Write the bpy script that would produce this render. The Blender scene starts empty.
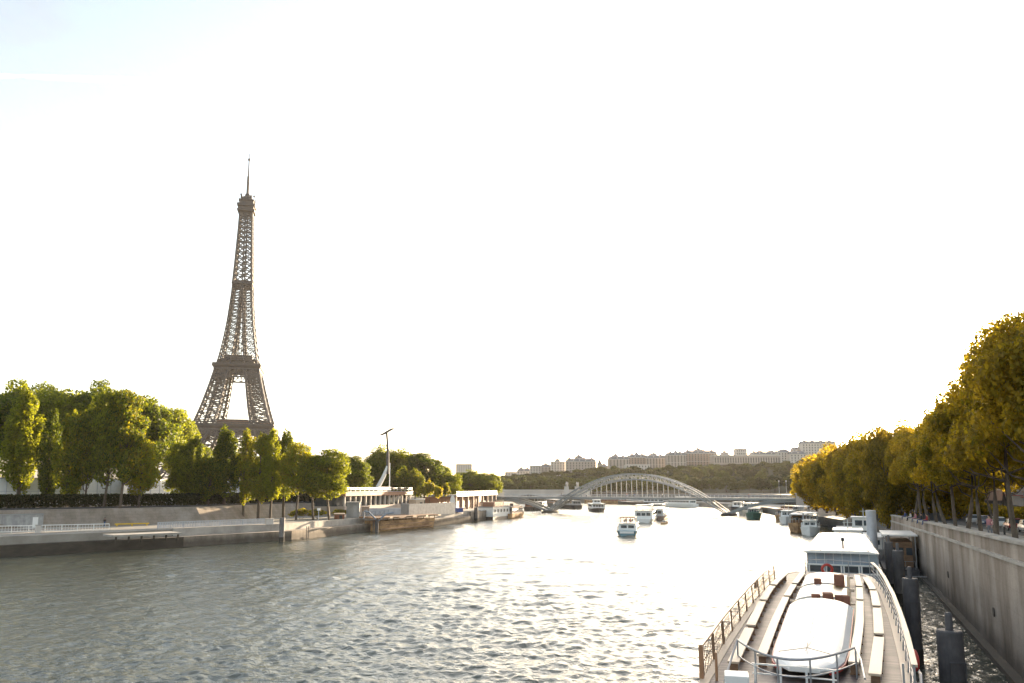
import bpy, math, random
import numpy as np
from mathutils import Vector, Matrix

R = math.radians
scene = bpy.context.scene
COL = scene.collection
rnd = random.Random(7)

# ------------------------------------------------------------------ camera, sky, sun, exposure
SUN_EL, SUN_AZ = 6.0, 28.8          # degrees; azimuth clockwise from the view axis (+Y)
cam_d = bpy.data.cameras.new('camera'); cam = bpy.data.objects.new('camera', cam_d); COL.objects.link(cam)
cam_d.sensor_width = 36; cam_d.lens = 26.97; cam_d.shift_y = 0.0415
cam_d.clip_start = 0.5; cam_d.clip_end = 20000
cam.location = (0, 0, 11); cam.rotation_euler = (R(90 + 7.7), 0, 0)
scene.camera = cam

world = bpy.data.worlds.new('World'); scene.world = world; world.use_nodes = True
wn = world.node_tree.nodes; wl = world.node_tree.links
sky = wn.new('ShaderNodeTexSky'); sky.sky_type = 'NISHITA'; sky.sun_disc = False
sky.sun_elevation = R(SUN_EL); sky.sun_rotation = R(SUN_AZ)
sky.air_density = 1.0; sky.dust_density = 2.2; sky.ozone_density = 1.2
# thin high cloud: the sky colour pulled towards its own grey in wisps
_tc = wn.new('ShaderNodeTexCoord'); _mp = wn.new('ShaderNodeMapping'); _mp.inputs['Scale'].default_value = (1.2, 1.2, 4.5); _mp.inputs['Rotation'].default_value = (0, R(12), 0)
_nz = wn.new('ShaderNodeTexNoise'); _nz.inputs['Scale'].default_value = 2.2; _nz.inputs['Detail'].default_value = 7; _nz.inputs['Roughness'].default_value = .6; _nz.inputs['Distortion'].default_value = .5
_cr = wn.new('ShaderNodeMapRange'); _cr.inputs['From Min'].default_value = .40; _cr.inputs['From Max'].default_value = .72; _cr.inputs['To Min'].default_value = .42; _cr.inputs['To Max'].default_value = .95
_bw = wn.new('ShaderNodeRGBToBW'); _sc = wn.new('ShaderNodeMath'); _sc.operation = 'MULTIPLY'; _sc.inputs[1].default_value = .72; _mx = wn.new('ShaderNodeMix'); _mx.data_type = 'RGBA'
wl.new(_tc.outputs['Generated'], _mp.inputs[0]); wl.new(_mp.outputs[0], _nz.inputs['Vector']); wl.new(_nz.outputs[0], _cr.inputs[0]); wl.new(_cr.outputs[0], _mx.inputs[0])
wl.new(sky.outputs[0], _bw.inputs[0]); wl.new(_bw.outputs[0], _sc.inputs[0]); wl.new(sky.outputs[0], _mx.inputs[6]); wl.new(_sc.outputs[0], _mx.inputs[7])
wl.new(_mx.outputs[2], wn['Background'].inputs[0]); wn['Background'].inputs[1].default_value = 0.15

sun_d = bpy.data.lights.new('sun', 'SUN'); sun_o = bpy.data.objects.new('sun', sun_d); COL.objects.link(sun_o)
sun_d.energy = 5.0; sun_d.angle = R(0.5); sun_d.color = (1.0, 0.78, 0.52)
sd = Vector((math.sin(R(SUN_AZ)) * math.cos(R(SUN_EL)), math.cos(R(SUN_AZ)) * math.cos(R(SUN_EL)), math.sin(R(SUN_EL))))
sun_o.rotation_euler = sd.to_track_quat('Z', 'Y').to_euler()

vs = scene.view_settings
vs.view_transform = 'Standard'; vs.look = 'None'; vs.gamma = 1; vs.use_curve_mapping = False
vs.exposure = 2.55
scene.render.engine = 'CYCLES'
cy = scene.cycles
cy.use_denoising = True
cy.max_bounces = 9; cy.diffuse_bounces = 5; cy.glossy_bounces = 3; cy.transmission_bounces = 5; cy.volume_bounces = 0; cy.transparent_max_bounces = 8
cy.caustics_reflective = False; cy.caustics_refractive = False
cy.sample_clamp_indirect = 6

# ------------------------------------------------------------------ photo geometry: a pixel and a height give a place on the ground
_c, _s = math.cos(R(7.7)), math.sin(R(7.7))
def G(x, y, z=0.0):
    a = (x - 512) / 767.; b = (384 - y) / 767.
    t = (z - 11) / (_s + b * _c)
    return a * t, (_c - b * _s) * t
def XZ(x, y, Y):
    a = (x - 512) / 767.; b = (384 - y) / 767.
    t = Y / (_c - b * _s)
    return a * t, 11 + (_s + b * _c) * t

# ------------------------------------------------------------------ mesh builder
class MB:
    def __init__(s): s.v = []; s.f = []; s.m = []
    def add(s, vs_, fs_, mi=0):
        o = len(s.v); s.v += [tuple(p) for p in vs_]
        for f in fs_: s.f.append([i + o for i in f]); s.m.append(mi)
    def box(s, c, d, rz=0, mi=0, top=1.0):
        hx, hy, hz = d[0] / 2, d[1] / 2, d[2] / 2; ca, sa = math.cos(rz), math.sin(rz); P = []
        for z, k in ((-hz, 1), (hz, top)):
            for x, y in ((-hx, -hy), (hx, -hy), (hx, hy), (-hx, hy)):
                x *= k; y *= k
                P.append((c[0] + x * ca - y * sa, c[1] + x * sa + y * ca, c[2] + z))
        s.add(P, [(3, 2, 1, 0), (4, 5, 6, 7), (0, 1, 5, 4), (1, 2, 6, 5), (2, 3, 7, 6), (3, 0, 4, 7)], mi)
    def bar(s, p, q, w, h=None, mi=0):
        p, q = Vector(p), Vector(q); d = q - p
        if d.length < 1e-5: return
        h = h or w; d.normalize()
        a = d.cross(Vector((0, 0, 1)))
        if a.length < 1e-3: a = Vector((1, 0, 0))
        a.normalize(); b = a.cross(d); a = a * w / 2; b = b * h / 2
        P = [p - a - b, p + a - b, p + a + b, p - a + b, q - a - b, q + a - b, q + a + b, q - a + b]
        s.add(P, [(3, 2, 1, 0), (4, 5, 6, 7), (0, 1, 5, 4), (1, 2, 6, 5), (2, 3, 7, 6), (3, 0, 4, 7)], mi)
    def tube(s, pts, r, n=6, mi=0, cap=True):
        pts = [Vector(p) for p in pts]; k = len(pts); rr = r if isinstance(r, (list, tuple)) else [r] * k
        P = []; F = []
        for i, p in enumerate(pts):
            d = (pts[min(i + 1, k - 1)] - pts[max(i - 1, 0)]).normalized()
            a = d.cross(Vector((0, 0, 1)))
            if a.length < 0.05: a = d.cross(Vector((0, 1, 0)))
            a.normalize(); b = d.cross(a)
            for j in range(n):
                t = 2 * math.pi * j / n; P.append(p + (a * math.cos(t) + b * math.sin(t)) * rr[i])
        for i in range(k - 1):
            for j in range(n):
                j2 = (j + 1) % n; F.append((i * n + j, i * n + j2, (i + 1) * n + j2, (i + 1) * n + j))
        if cap: F.append(tuple(range(n - 1, -1, -1))); F.append(tuple((k - 1) * n + j for j in range(n)))
        s.add(P, F, mi)
    def lathe(s, prof, c=(0, 0, 0), n=16, mi=0):
        P = []; F = []; k = len(prof)
        for r, z in prof:
            for j in range(n):
                t = 2 * math.pi * j / n; P.append((c[0] + r * math.cos(t), c[1] + r * math.sin(t), c[2] + z))
        for i in range(k - 1):
            for j in range(n):
                j2 = (j + 1) % n; F.append((i * n + j, i * n + j2, (i + 1) * n + j2, (i + 1) * n + j))
        F.append(tuple(range(n - 1, -1, -1))); F.append(tuple((k - 1) * n + j for j in range(n)))
        s.add(P, F, mi)
    def prism(s, poly, z0, z1, mi=0):
        n = len(poly)
        a = sum(poly[i][0] * poly[(i + 1) % n][1] - poly[(i + 1) % n][0] * poly[i][1] for i in range(n))
        if a < 0: poly = poly[::-1]
        g = lambda z, i: z[i] if isinstance(z, (list, tuple)) else z
        if a < 0:
            z0 = z0[::-1] if isinstance(z0, (list, tuple)) else z0; z1 = z1[::-1] if isinstance(z1, (list, tuple)) else z1
        P = [(p[0], p[1], g(z0, i)) for i, p in enumerate(poly)] + [(p[0], p[1], g(z1, i)) for i, p in enumerate(poly)]
        F = [tuple(range(n - 1, -1, -1)), tuple(range(n, 2 * n))] + [(i, (i + 1) % n, n + (i + 1) % n, n + i) for i in range(n)]
        s.add(P, F, mi)
    def loft(s, rings, mi=0, closed=True, caps=True):
        n = len(rings[0]); P = [p for r in rings for p in r]; F = []
        for i in range(len(rings) - 1):
            for j in range(n if closed else n - 1):
                j2 = (j + 1) % n; F.append((i * n + j, i * n + j2, (i + 1) * n + j2, (i + 1) * n + j))
        if caps: F.append(tuple(range(n - 1, -1, -1))); F.append(tuple((len(rings) - 1) * n + j for j in range(n)))
        s.add(P, F, mi)
    def build(s, name, mats, parent=None, bevel=0, smooth=False, **kw):
        me = bpy.data.meshes.new(name); me.from_pydata(s.v, [], s.f)
        for m in (mats if isinstance(mats, (list, tuple)) else [mats]): me.materials.append(m)
        if any(s.m): me.polygons.foreach_set('material_index', s.m)
        if smooth: me.polygons.foreach_set('use_smooth', [True] * len(me.polygons))
        me.update()
        o = bpy.data.objects.new(name, me); COL.objects.link(o)
        if parent: o.parent = parent
        if bevel:
            b = o.modifiers.new('bevel', 'BEVEL'); b.width = bevel; b.segments = 2; b.limit_method = 'ANGLE'; b.angle_limit = R(40)
        for k, v in kw.items(): o[k] = v
        return o

def tag(o, label=None, cat=None, group=None, kind=None):
    if label: o['label'] = label
    if cat: o['category'] = cat
    if group: o['group'] = group
    if kind: o['kind'] = kind
    return o
def thing(name, label, cat, loc=(0, 0, 0), rz=0, group=None, scale=1):
    o = bpy.data.objects.new(name, None); COL.objects.link(o)
    o.location = loc; o.rotation_euler = (0, 0, rz); o.scale = (scale,) * 3 if not isinstance(scale, tuple) else scale
    o.empty_display_size = .3
    return tag(o, label, cat, group)
KIDS = {}
def dup(root, loc, rz=0, label=None, scale=None, group=None):
    r = root.copy(); COL.objects.link(r); r.location = loc; r.rotation_euler = (0, 0, rz)
    if label: r['label'] = label
    if group: r['group'] = group
    if scale: r.scale = (scale,) * 3 if not isinstance(scale, tuple) else scale
    if root.name not in KIDS: KIDS[root.name] = [(ch, list(ch.children)) for ch in root.children]
    for ch, gs in KIDS[root.name]:
        c = ch.copy(); COL.objects.link(c); c.parent = r
        for g in gs:
            d = g.copy(); COL.objects.link(d); d.parent = c
    return r
def part(o, parent, loc, rz=0):            # a copy of one part, sharing its mesh
    c = o.copy(); COL.objects.link(c); c.parent = parent; c.location = loc; c.rotation_euler = (0, 0, rz); return c

# ------------------------------------------------------------------ materials
def nodes(m):
    m.use_nodes = True; return m.node_tree.nodes, m.node_tree.links
def pm(name, col, rough=.6, metal=0., var=.18, scale=2., bump=0., stretch=(1, 1, 1), col2=None, spec=.5, alpha=None):
    m = bpy.data.materials.new(name); n, l = nodes(m); b = n['Principled BSDF']
    tc = n.new('ShaderNodeTexCoord'); mp = n.new('ShaderNodeMapping'); mp.inputs['Scale'].default_value = stretch
    l.new(tc.outputs['Object'], mp.inputs[0])
    nz = n.new('ShaderNodeTexNoise'); nz.inputs['Scale'].default_value = scale; nz.inputs['Detail'].default_value = 5; nz.inputs['Roughness'].default_value = .65
    l.new(mp.outputs[0], nz.inputs['Vector'])
    cr = n.new('ShaderNodeValToRGB'); e = cr.color_ramp.elements
    c2 = col2 or tuple(min(1, c * (1 + var)) for c in col); c1 = tuple(c * (1 - var) for c in col)
    e[0].position = .33; e[1].position = .67; e[0].color = (*c1, 1); e[1].color = (*c2, 1)
    l.new(nz.outputs[0], cr.inputs[0]); l.new(cr.outputs[0], b.inputs['Base Color'])
    b.inputs['Metallic'].default_value = metal; b.inputs['Specular IOR Level'].default_value = spec
    mr = n.new('ShaderNodeMapRange'); mr.inputs['To Min'].default_value = max(.02, rough - .12); mr.inputs['To Max'].default_value = min(1, rough + .12)
    l.new(nz.outputs[0], mr.inputs[0]); l.new(mr.outputs[0], b.inputs['Roughness'])
    if bump:
        bp = n.new('ShaderNodeBump'); bp.inputs['Strength'].default_value = bump; bp.inputs['Distance'].default_value = .05
        l.new(nz.outputs[0], bp.inputs['Height']); l.new(bp.outputs[0], b.inputs['Normal'])
    return m
def pmix(a, b, f): return tuple(x * (1 - f) + y * f for x, y in zip(a, b))

def stone_wall(name, col, stain, course=.55, width=1.6, streak=1.0, mortar=.02, joint=.75, tide=1.3):
    """masonry with faint courses, vertical run-off streaks and blotches"""
    m = bpy.data.materials.new(name); n, l = nodes(m); b = n['Principled BSDF']; b.inputs['Roughness'].default_value = .9
    tc = n.new('ShaderNodeTexCoord'); uv = n.new('ShaderNodeUVMap')
    def noise(vec, scale, st, det=5):
        mp = n.new('ShaderNodeMapping'); mp.inputs['Scale'].default_value = st; l.new(vec, mp.inputs[0])
        z = n.new('ShaderNodeTexNoise'); z.inputs['Scale'].default_value = scale; z.inputs['Detail'].default_value = det; z.inputs['Roughness'].default_value = .62
        l.new(mp.outputs[0], z.inputs['Vector']); return z.outputs[0]
    def ramp(v, a, c, ca, cb):
        r = n.new('ShaderNodeValToRGB'); r.color_ramp.elements[0].position = a; r.color_ramp.elements[1].position = c
        r.color_ramp.elements[0].color = (*ca, 1); r.color_ramp.elements[1].color = (*cb, 1); l.new(v, r.inputs[0]); return r.outputs[0]
    def mul(a, c, f=1.0):
        x = n.new('ShaderNodeMix'); x.data_type = 'RGBA'; x.blend_type = 'MULTIPLY'; x.inputs[0].default_value = f
        l.new(a, x.inputs[6]); l.new(c, x.inputs[7]); return x.outputs[2]
    ob = tc.outputs['Object']
    base = ramp(noise(ob, .5, (1, 1, 1)), .3, .7, tuple(c * .75 for c in col), col)
    st = ramp(noise(ob, 1.0, (.22, .22, .07), 7), .36, .66, stain, (1, 1, 1))
    c = mul(base, st, streak)
    fine = ramp(noise(ob, 9, (1, 1, 1)), .3, .7, (.72, .72, .72), (1, 1, 1))
    c = mul(c, fine)
    br = n.new('ShaderNodeTexBrick'); br.inputs['Scale'].default_value = 1; br.inputs['Brick Width'].default_value = width; br.inputs['Row Height'].default_value = course
    br.inputs['Mortar Size'].default_value = mortar; br.inputs['Color1'].default_value = (1, 1, 1, 1); br.inputs['Color2'].default_value = (.86, .86, .86, 1); br.inputs['Mortar'].default_value = (.6, .6, .6, 1)
    l.new(uv.outputs[0], br.inputs['Vector'])
    c = mul(c, br.outputs[0], joint)
    sz = n.new('ShaderNodeSeparateXYZ'); l.new(ob, sz.inputs[0]); nt = n.new('ShaderNodeMath'); nt.operation = 'MULTIPLY_ADD'; nt.inputs[1].default_value = -1.6; l.new(noise(ob, .7, (1, 1, .3)), nt.inputs[0]); l.new(sz.outputs[2], nt.inputs[2])
    tr = n.new('ShaderNodeMapRange'); tr.inputs['From Min'].default_value = tide - 1.3; tr.inputs['From Max'].default_value = tide - .2; tr.inputs['To Min'].default_value = .38; l.new(nt.outputs[0], tr.inputs[0])   # wet, weedy band above the water
    sc = n.new('ShaderNodeVectorMath'); sc.operation = 'SCALE'; l.new(c, sc.inputs[0]); l.new(tr.outputs[0], sc.inputs['Scale']); c = sc.outputs[0]
    l.new(c, b.inputs['Base Color'])
    bp = n.new('ShaderNodeBump'); bp.inputs['Strength'].default_value = .4; bp.inputs['Distance'].default_value = .04
    l.new(noise(ob, 6, (1, 1, 1)), bp.inputs['Height']); l.new(bp.outputs[0], b.inputs['Normal'])
    return m

def leaf_mat(name, c_dark, c_light, trans=.45, own=.45):
    m = bpy.data.materials.new(name); n, l = nodes(m); b = n['Principled BSDF']; out = n['Material Output']
    geo = n.new('ShaderNodeNewGeometry'); oi = n.new('ShaderNodeObjectInfo')
    ad = n.new('ShaderNodeMath'); ad.operation = 'MULTIPLY_ADD'; ad.inputs[1].default_value = 1 - own
    rs = n.new('ShaderNodeMath'); rs.operation = 'MULTIPLY'; rs.inputs[1].default_value = own; l.new(oi.outputs['Random'], rs.inputs[0])
    l.new(geo.outputs['Random Per Island'], ad.inputs[0]); l.new(rs.outputs[0], ad.inputs[2])
    cr = n.new('ShaderNodeValToRGB'); e = cr.color_ramp.elements; e[0].position = .1; e[1].position = .9
    e[0].color = (*c_dark, 1); e[1].color = (*c_light, 1); l.new(ad.outputs[0], cr.inputs[0])
    l.new(cr.outputs[0], b.inputs['Base Color']); b.inputs['Roughness'].default_value = .55; b.inputs['Specular IOR Level'].default_value = .25
    t = n.new('ShaderNodeBsdfTranslucent')
    g = n.new('ShaderNodeMix'); g.data_type = 'RGBA'; g.blend_type = 'MULTIPLY'; g.inputs[0].default_value = 1; g.inputs[7].default_value = (1.7, 1.55, .8, 1)
    l.new(cr.outputs[0], g.inputs[6]); l.new(g.outputs[2], t.inputs[0])
    mx = n.new('ShaderNodeMixShader'); mx.inputs[0].default_value = trans
    l.new(b.outputs[0], mx.inputs[1]); l.new(t.outputs[0], mx.inputs[2]); l.new(mx.outputs[0], out.inputs[0])
    return m

M = {}
M['iron'] = pm('puddled_iron', (.066, .057, .058), .6, .0, .2, .3)
M['iron_dark'] = pm('platform_iron', (.062, .052, .052), .6, .0, .2, .3)
M['white'] = pm('white_paint', (.78, .77, .74), .4, 0, .05, 1.5)
M['cream'] = pm('cream_bench_paint', (.55, .43, .32), .5, 0, .06, 3)
M['offwhite'] = pm('off_white_roof', (.72, .71, .68), .5, 0, .06, .8)
M['red'] = pm('red_trim', (.45, .05, .035), .5, 0, .15, 3)
M['ochre'] = pm('ochre_tinted_panel', (.13, .085, .03), .35, 0, .12, 2)
M['rail'] = pm('varnished_rail', (.32, .17, .09), .4, 0, .2, 3)
M['steel'] = pm('grey_steel', (.33, .33, .34), .45, .6, .15, 3)
M['steel_dark'] = pm('mooring_steel', (.085, .078, .08), .7, .0, .25, 1.5, .2)
M['pile_grey'] = pm('weathered_pile_steel', (.17, .155, .15), .75, 0, .3, 1.2, .2, (1, 1, .3))
M['pale_steel'] = pm('pale_steel', (.48, .49, .52), .5, .2, .12, 1)
M['bridge'] = pm('bridge_paint', (.25, .27, .28), .5, .1, .08, .5)
M['concrete'] = pm('concrete', (.36, .335, .305), .9, 0, .25, .4, .3)
M['concrete_dark'] = pm('wet_dark_concrete', (.055, .047, .037), .85, 0, .35, .35, .4, (1, 1, 2.5))
M['asphalt'] = pm('asphalt', (.06, .06, .06), .9, 0, .2, .8)
M['paving'] = pm('quay_paving', (.27, .25, .22), .9, 0, .2, .25)
M['soil'] = pm('earth_bank', (.10, .085, .055), .95, 0, .35, .3)
M['grassy'] = pm('grassy_hill', (.028, .036, .012), .95, 0, .3, .05)
M['bark'] = pm('bark', (.085, .066, .05), .95, 0, .4, 1.2, .5, (1, 1, .25))
M['bark_plane'] = pm('plane_bark', (.13, .10, .075), .9, 0, .5, 1.6, .3, (1, 1, .45))
M['glass'] = pm('dark_window_glass', (.05, .06, .07), .12, 0, .2, 1)
M['window_far'] = pm('hazy_window', (.13, .12, .12), .3, 0, .3, .2)
M['glass_pale'] = pm('pale_glass', (.34, .40, .47), .1, .3, .15, .7)
M['grey'] = pm('grey_panel', (.30, .30, .30), .7, 0, .15, .8)
M['greyblue'] = pm('grey_blue_panel', (.24, .27, .32), .5, .1, .12, 1)
M['dark'] = pm('dark_rubber', (.03, .03, .032), .7, 0, .2, 2)
M['rust'] = pm('rusty_hull', (.30, .16, .075), .85, 0, .5, .35, .3, (1, 1, 2), col2=(.58, .36, .18))
M['wood'] = pm('weathered_wood', (.22, .13, .075), .8, 0, .3, 1, .2, (1, 1, 6))
M['brick'] = pm('red_brick', (.22, .095, .06), .9, 0, .25, 1)
M['slate'] = pm('zinc_roof', (.17, .175, .195), .6, .1, .12, .2)
M['limestone'] = pm('limestone_facade', (.40, .34, .30), .9, 0, .1, .1)
M['limestone2'] = pm('pale_limestone_facade', (.54, .50, .46), .9, 0, .1, .1)
M['limestone3'] = pm('tan_limestone_facade', (.34, .26, .215), .9, 0, .12, .1)
M['blue'] = pm('blue_tarp', (.05, .09, .28), .6, 0, .15, 2)
M['green'] = pm('green_hull_paint', (.06, .13, .10), .5, 0, .15, .8)
M['teal'] = pm('teal_stern_paint', (.12, .24, .30), .4, 0, .12, .8)
M['yellow'] = pm('yellow_paint', (.60, .38, .04), .6, 0, .1, 2)
M['skin'] = pm('skin', (.50, .30, .22), .6, 0, .08, 4)
M['hull_black'] = pm('dark_hull_paint', (.035, .035, .04), .4, 0, .25, .7)
M['brown_panel'] = pm('brown_fascia', (.26, .13, .08), .7, 0, .15, .6)
M['leafA'] = leaf_mat('poplar_leaf', (.034, .062, .009), (.25, .27, .018), .58)
M['leafB'] = leaf_mat('broad_leaf', (.028, .054, .009), (.20, .225, .018), .56)
M['leafC'] = leaf_mat('yellowing_leaf', (.10, .10, .008), (.30, .25, .015), .58)
M['leafD'] = leaf_mat('plane_leaf_glow_tinted', (.12, .105, .016), (.37, .27, .025), .66)  # the low sun's golden glow is put into this leaf colour and translucency
M['leafE'] = leaf_mat('hillside_leaf', (.014, .030, .008), (.085, .105, .018), .4, .8)
M['hedge_leaf'] = leaf_mat('hedge_leaf', (.012, .018, .007), (.045, .05, .015), .3)
M['wallR'] = stone_wall('streaked_quay_stone', (.54, .46, .395), (.34, .30, .26), 1.3, 4.2, 1.0, .014, .5)
M['wallL'] = stone_wall('pale_quay_stone', (.44, .38, .32), (.55, .5, .44), .6, 1.8, .8)

def plank_mat(name, c1, c2, pitch, axis):
    m = bpy.data.materials.new(name); n, l = nodes(m); b = n['Principled BSDF']; b.inputs['Roughness'].default_value = .55
    tc = n.new('ShaderNodeTexCoord'); sx = n.new('ShaderNodeSeparateXYZ'); l.new(tc.outputs['Object'], sx.inputs[0])
    d = n.new('ShaderNodeMath'); d.operation = 'DIVIDE'; d.inputs[1].default_value = pitch; l.new(sx.outputs[axis], d.inputs[0])
    fl = n.new('ShaderNodeMath'); fl.operation = 'FLOOR'; l.new(d.outputs[0], fl.inputs[0])
    fr = n.new('ShaderNodeMath'); fr.operation = 'FRACT'; l.new(d.outputs[0], fr.inputs[0])
    wn_ = n.new('ShaderNodeTexWhiteNoise'); wn_.noise_dimensions = '1D'; l.new(fl.outputs[0], wn_.inputs['W'])
    cr = n.new('ShaderNodeValToRGB'); cr.color_ramp.elements[0].color = (*c1, 1); cr.color_ramp.elements[1].color = (*c2, 1); l.new(wn_.outputs[0], cr.inputs[0])
    gp = n.new('ShaderNodeMath'); gp.operation = 'GREATER_THAN'; gp.inputs[1].default_value = .1; l.new(fr.outputs[0], gp.inputs[0])
    nz = n.new('ShaderNodeTexNoise'); nz.inputs['Scale'].default_value = 1.1; nz.inputs['Detail'].default_value = 6; l.new(tc.outputs['Object'], nz.inputs['Vector'])
    mr = n.new('ShaderNodeMapRange'); mr.inputs['From Min'].default_value = .3; mr.inputs['From Max'].default_value = .7; mr.inputs['To Min'].default_value = .7; mr.inputs['To Max'].default_value = 1.1; l.new(nz.outputs[0], mr.inputs[0])
    mu = n.new('ShaderNodeMath'); mu.operation = 'MULTIPLY'; l.new(mr.outputs[0], mu.inputs[0])
    g2 = n.new('ShaderNodeMapRange'); g2.inputs['To Min'].default_value = .35; l.new(gp.outputs[0], g2.inputs[0]); l.new(g2.outputs[0], mu.inputs[1])
    mx = n.new('ShaderNodeVectorMath'); mx.operation = 'SCALE'; l.new(cr.outputs[0], mx.inputs[0]); l.new(mu.outputs[0], mx.inputs['Scale'])
    l.new(mx.outputs[0], b.inputs['Base Color'])
    return m
M['deck'] = plank_mat('deck_planks', (.13, .098, .088), (.21, .16, .145), .16, 1)
M['ribbed'] = plank_mat('ribbed_metal_sheet', (.34, .335, .33), (.42, .41, .40), .22, 0)

def water_mat():
    m = bpy.data.materials.new('river_water'); n, l = nodes(m); b = n['Principled BSDF']
    b.inputs['Base Color'].default_value = (.075, .080, .062, 1); b.inputs['Roughness'].default_value = .10; b.inputs['IOR'].default_value = 1.333
    tc = n.new('ShaderNodeTexCoord'); prev = None
    for sc, st, dist, strn in ((1.9, (1, 1.0, 1), .16, .7), (6.0, (1, 1, 1), .05, .6)):
        mp = n.new('ShaderNodeMapping'); mp.inputs['Scale'].default_value = st; mp.inputs['Rotation'].default_value = (0, 0, R(-20)); l.new(tc.outputs['Object'], mp.inputs[0])
        nz = n.new('ShaderNodeTexNoise'); nz.inputs['Scale'].default_value = sc; nz.inputs['Detail'].default_value = 3; nz.inputs['Distortion'].default_value = .6; l.new(mp.outputs[0], nz.inputs['Vector'])
        bp = n.new('ShaderNodeBump'); bp.inputs['Distance'].default_value = dist; bp.inputs['Strength'].default_value = strn; l.new(nz.outputs[0], bp.inputs['Height'])
        if prev: l.new(prev.outputs[0], bp.inputs['Normal'])
        prev = bp
    l.new(prev.outputs[0], b.inputs['Normal'])
    return m
M['water'] = water_mat()
# ------------------------------------------------------------------ river, banks, hill
def offset(poly, d):                        # polyline moved d to its left
    out = []
    for i, p in enumerate(poly):
        a = Vector(poly[max(i - 1, 0)]); b = Vector(poly[min(i + 1, len(poly) - 1)]); t = (b - a).normalized()
        out.append((p[0] - t.y * d, p[1] + t.x * d))
    return out

def make_water():
    ys = [-40., -10., 4.]; y = 12.
    while y < 460: ys.append(y); y *= 1.0036
    ys += [480, 520, 580, 660, 760, 900]
    ys = np.array(ys); nc = 760; g = np.linspace(-1, 1, nc)
    hw = .74 * np.maximum(ys, 10) + 34 + np.clip(ys - 200, 0, 300) * .3
    X = hw[:, None] * g[None, :]; Y = np.repeat(ys[:, None], nc, 1)
    sp = np.maximum(np.gradient(ys)[:, None], hw[:, None] * 2 / nc); Z = np.zeros_like(X)
    r = np.random.RandomState(3)
    for k in range(150):
        lam = .36 * (6.5 / .36) ** (r.rand() ** 1.35)
        th = R(-66) + r.randn() * 1.1          # waves run mostly across the reach
        kx, ky = math.cos(th) * 2 * math.pi / lam, math.sin(th) * 2 * math.pi / lam
        amp = .0060 * lam ** .95 / (1 + (lam / 1.5) ** 2)
        ph = r.rand() * 6.28
        fade = np.clip((lam / sp - 2.2) / 1.5, 0, 1)
        w = np.sin(kx * X + ky * Y + ph + .6 * np.sin(.13 * X * math.cos(th + 1) + .11 * Y + ph))
        Z += amp * fade * (w + .35 * (w * w - .5))
    far = np.clip((Y - 30) / 110, 0, 1)
    for k in range(46):                       # longer chop that carries the texture into the distance
        lam = 1.6 * (6.5 / 1.6) ** r.rand(); th = R(-70) + r.randn() * .9; kx, ky = math.cos(th) * 2 * math.pi / lam, math.sin(th) * 2 * math.pi / lam; ph = r.rand() * 6.28
        pat = np.clip(.5 + 1.1 * np.sin(X * (.02 + .05 * r.rand()) + ph * 3) * np.sin(Y * (.015 + .04 * r.rand()) + ph), 0, 1.4)
        Z += .0036 * lam * np.clip((lam / sp - 2.2) / 1.5, 0, 1) * (.45 + .7 * far) * pat * np.sin(kx * X + ky * Y + ph)
    for (bx, by, hx, hy) in ((27.8, 180, .21, .98), (45.5, 250, .24, .97), (53, 268, .27, .96)):      # wakes trailing toward the left behind the boats under way
        dx, dy = X - bx, Y - by; al = -(dx * hx + dy * hy); ac = dx * hy - dy * hx
        en = np.exp(-((np.abs(ac) - .33 * np.maximum(al, 0)) / 2.2) ** 2) * (al > 0) * np.exp(-al / 70.)
        Z += .2 * en * np.sin(1.5 * (np.abs(ac) + .35 * al))
    gust = .85 + .25 * np.sin(X * .09 + .05 * Y + 2 * np.sin(Y * .06)) + .4 * np.sin(X * .031 + 1.3 * np.sin(Y * .017)) * np.sin(Y * .023 + X * .011)
    Z *= gust * np.clip((520 - Y) / 100, 0, 1)
    nr = len(ys); v = np.stack([X, Y, Z], -1).reshape(-1, 3)
    i = np.arange(nr * nc).reshape(nr, nc)
    q = np.stack([i[:-1, :-1], i[:-1, 1:], i[1:, 1:], i[1:, :-1]], -1).reshape(-1, 4)
    me = bpy.data.meshes.new('river'); me.vertices.add(len(v)); me.vertices.foreach_set('co', v.ravel())
    me.loops.add(q.size); me.loops.foreach_set('vertex_index', q.ravel().astype(np.int32))
    me.polygons.add(len(q)); me.polygons.foreach_set('loop_start', np.arange(0, q.size, 4, dtype=np.int32))
    me.polygons.foreach_set('use_smooth', np.ones(len(q), bool)); me.update(); me.validate()
    me.materials.append(M['water']); o = bpy.data.objects.new('river', me); COL.objects.link(o); o['kind'] = 'structure'
make_water()

gm = MB(); gm.prism([(-3400, -1500), (3400, -1500), (3400, 3500), (-3400, 3500)], -4, -3); gm.build('ground', M['soil'], kind='structure')

# left bank, downstream order; the river lies to the right of this line
LB = [(-240, -40), (-105, 101), (-82, 125.5), (-72.2, 137.2), (-62.1, 146.4), (-54.6, 156.9), (-47.1, 165.8), (-34.6, 204.6), (-23.8, 225.8), (-13.6, 252), (-2, 300), (3.5, 341), (0, 430), (-30, 510), (-75, 600), (-150, 690), (-320, 820)]
LW = offset(LB, 24)                        # foot of the upper retaining wall
LS = offset(LB, 29)
LQ = offset(LB, 3.0)
b = MB(); b.prism(LB[:4] + LQ[4:10] + LB[10:] + [(-700, 820), (-700, -40)], -2.9, 3.2); b.build('quay', M['paving'], kind='structure')
b = MB(); b.prism(LS + [(-3300, 1500), (-3300, -40)], 3.0, 7.0); b.build('street', M['asphalt'], kind='structure')

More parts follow.
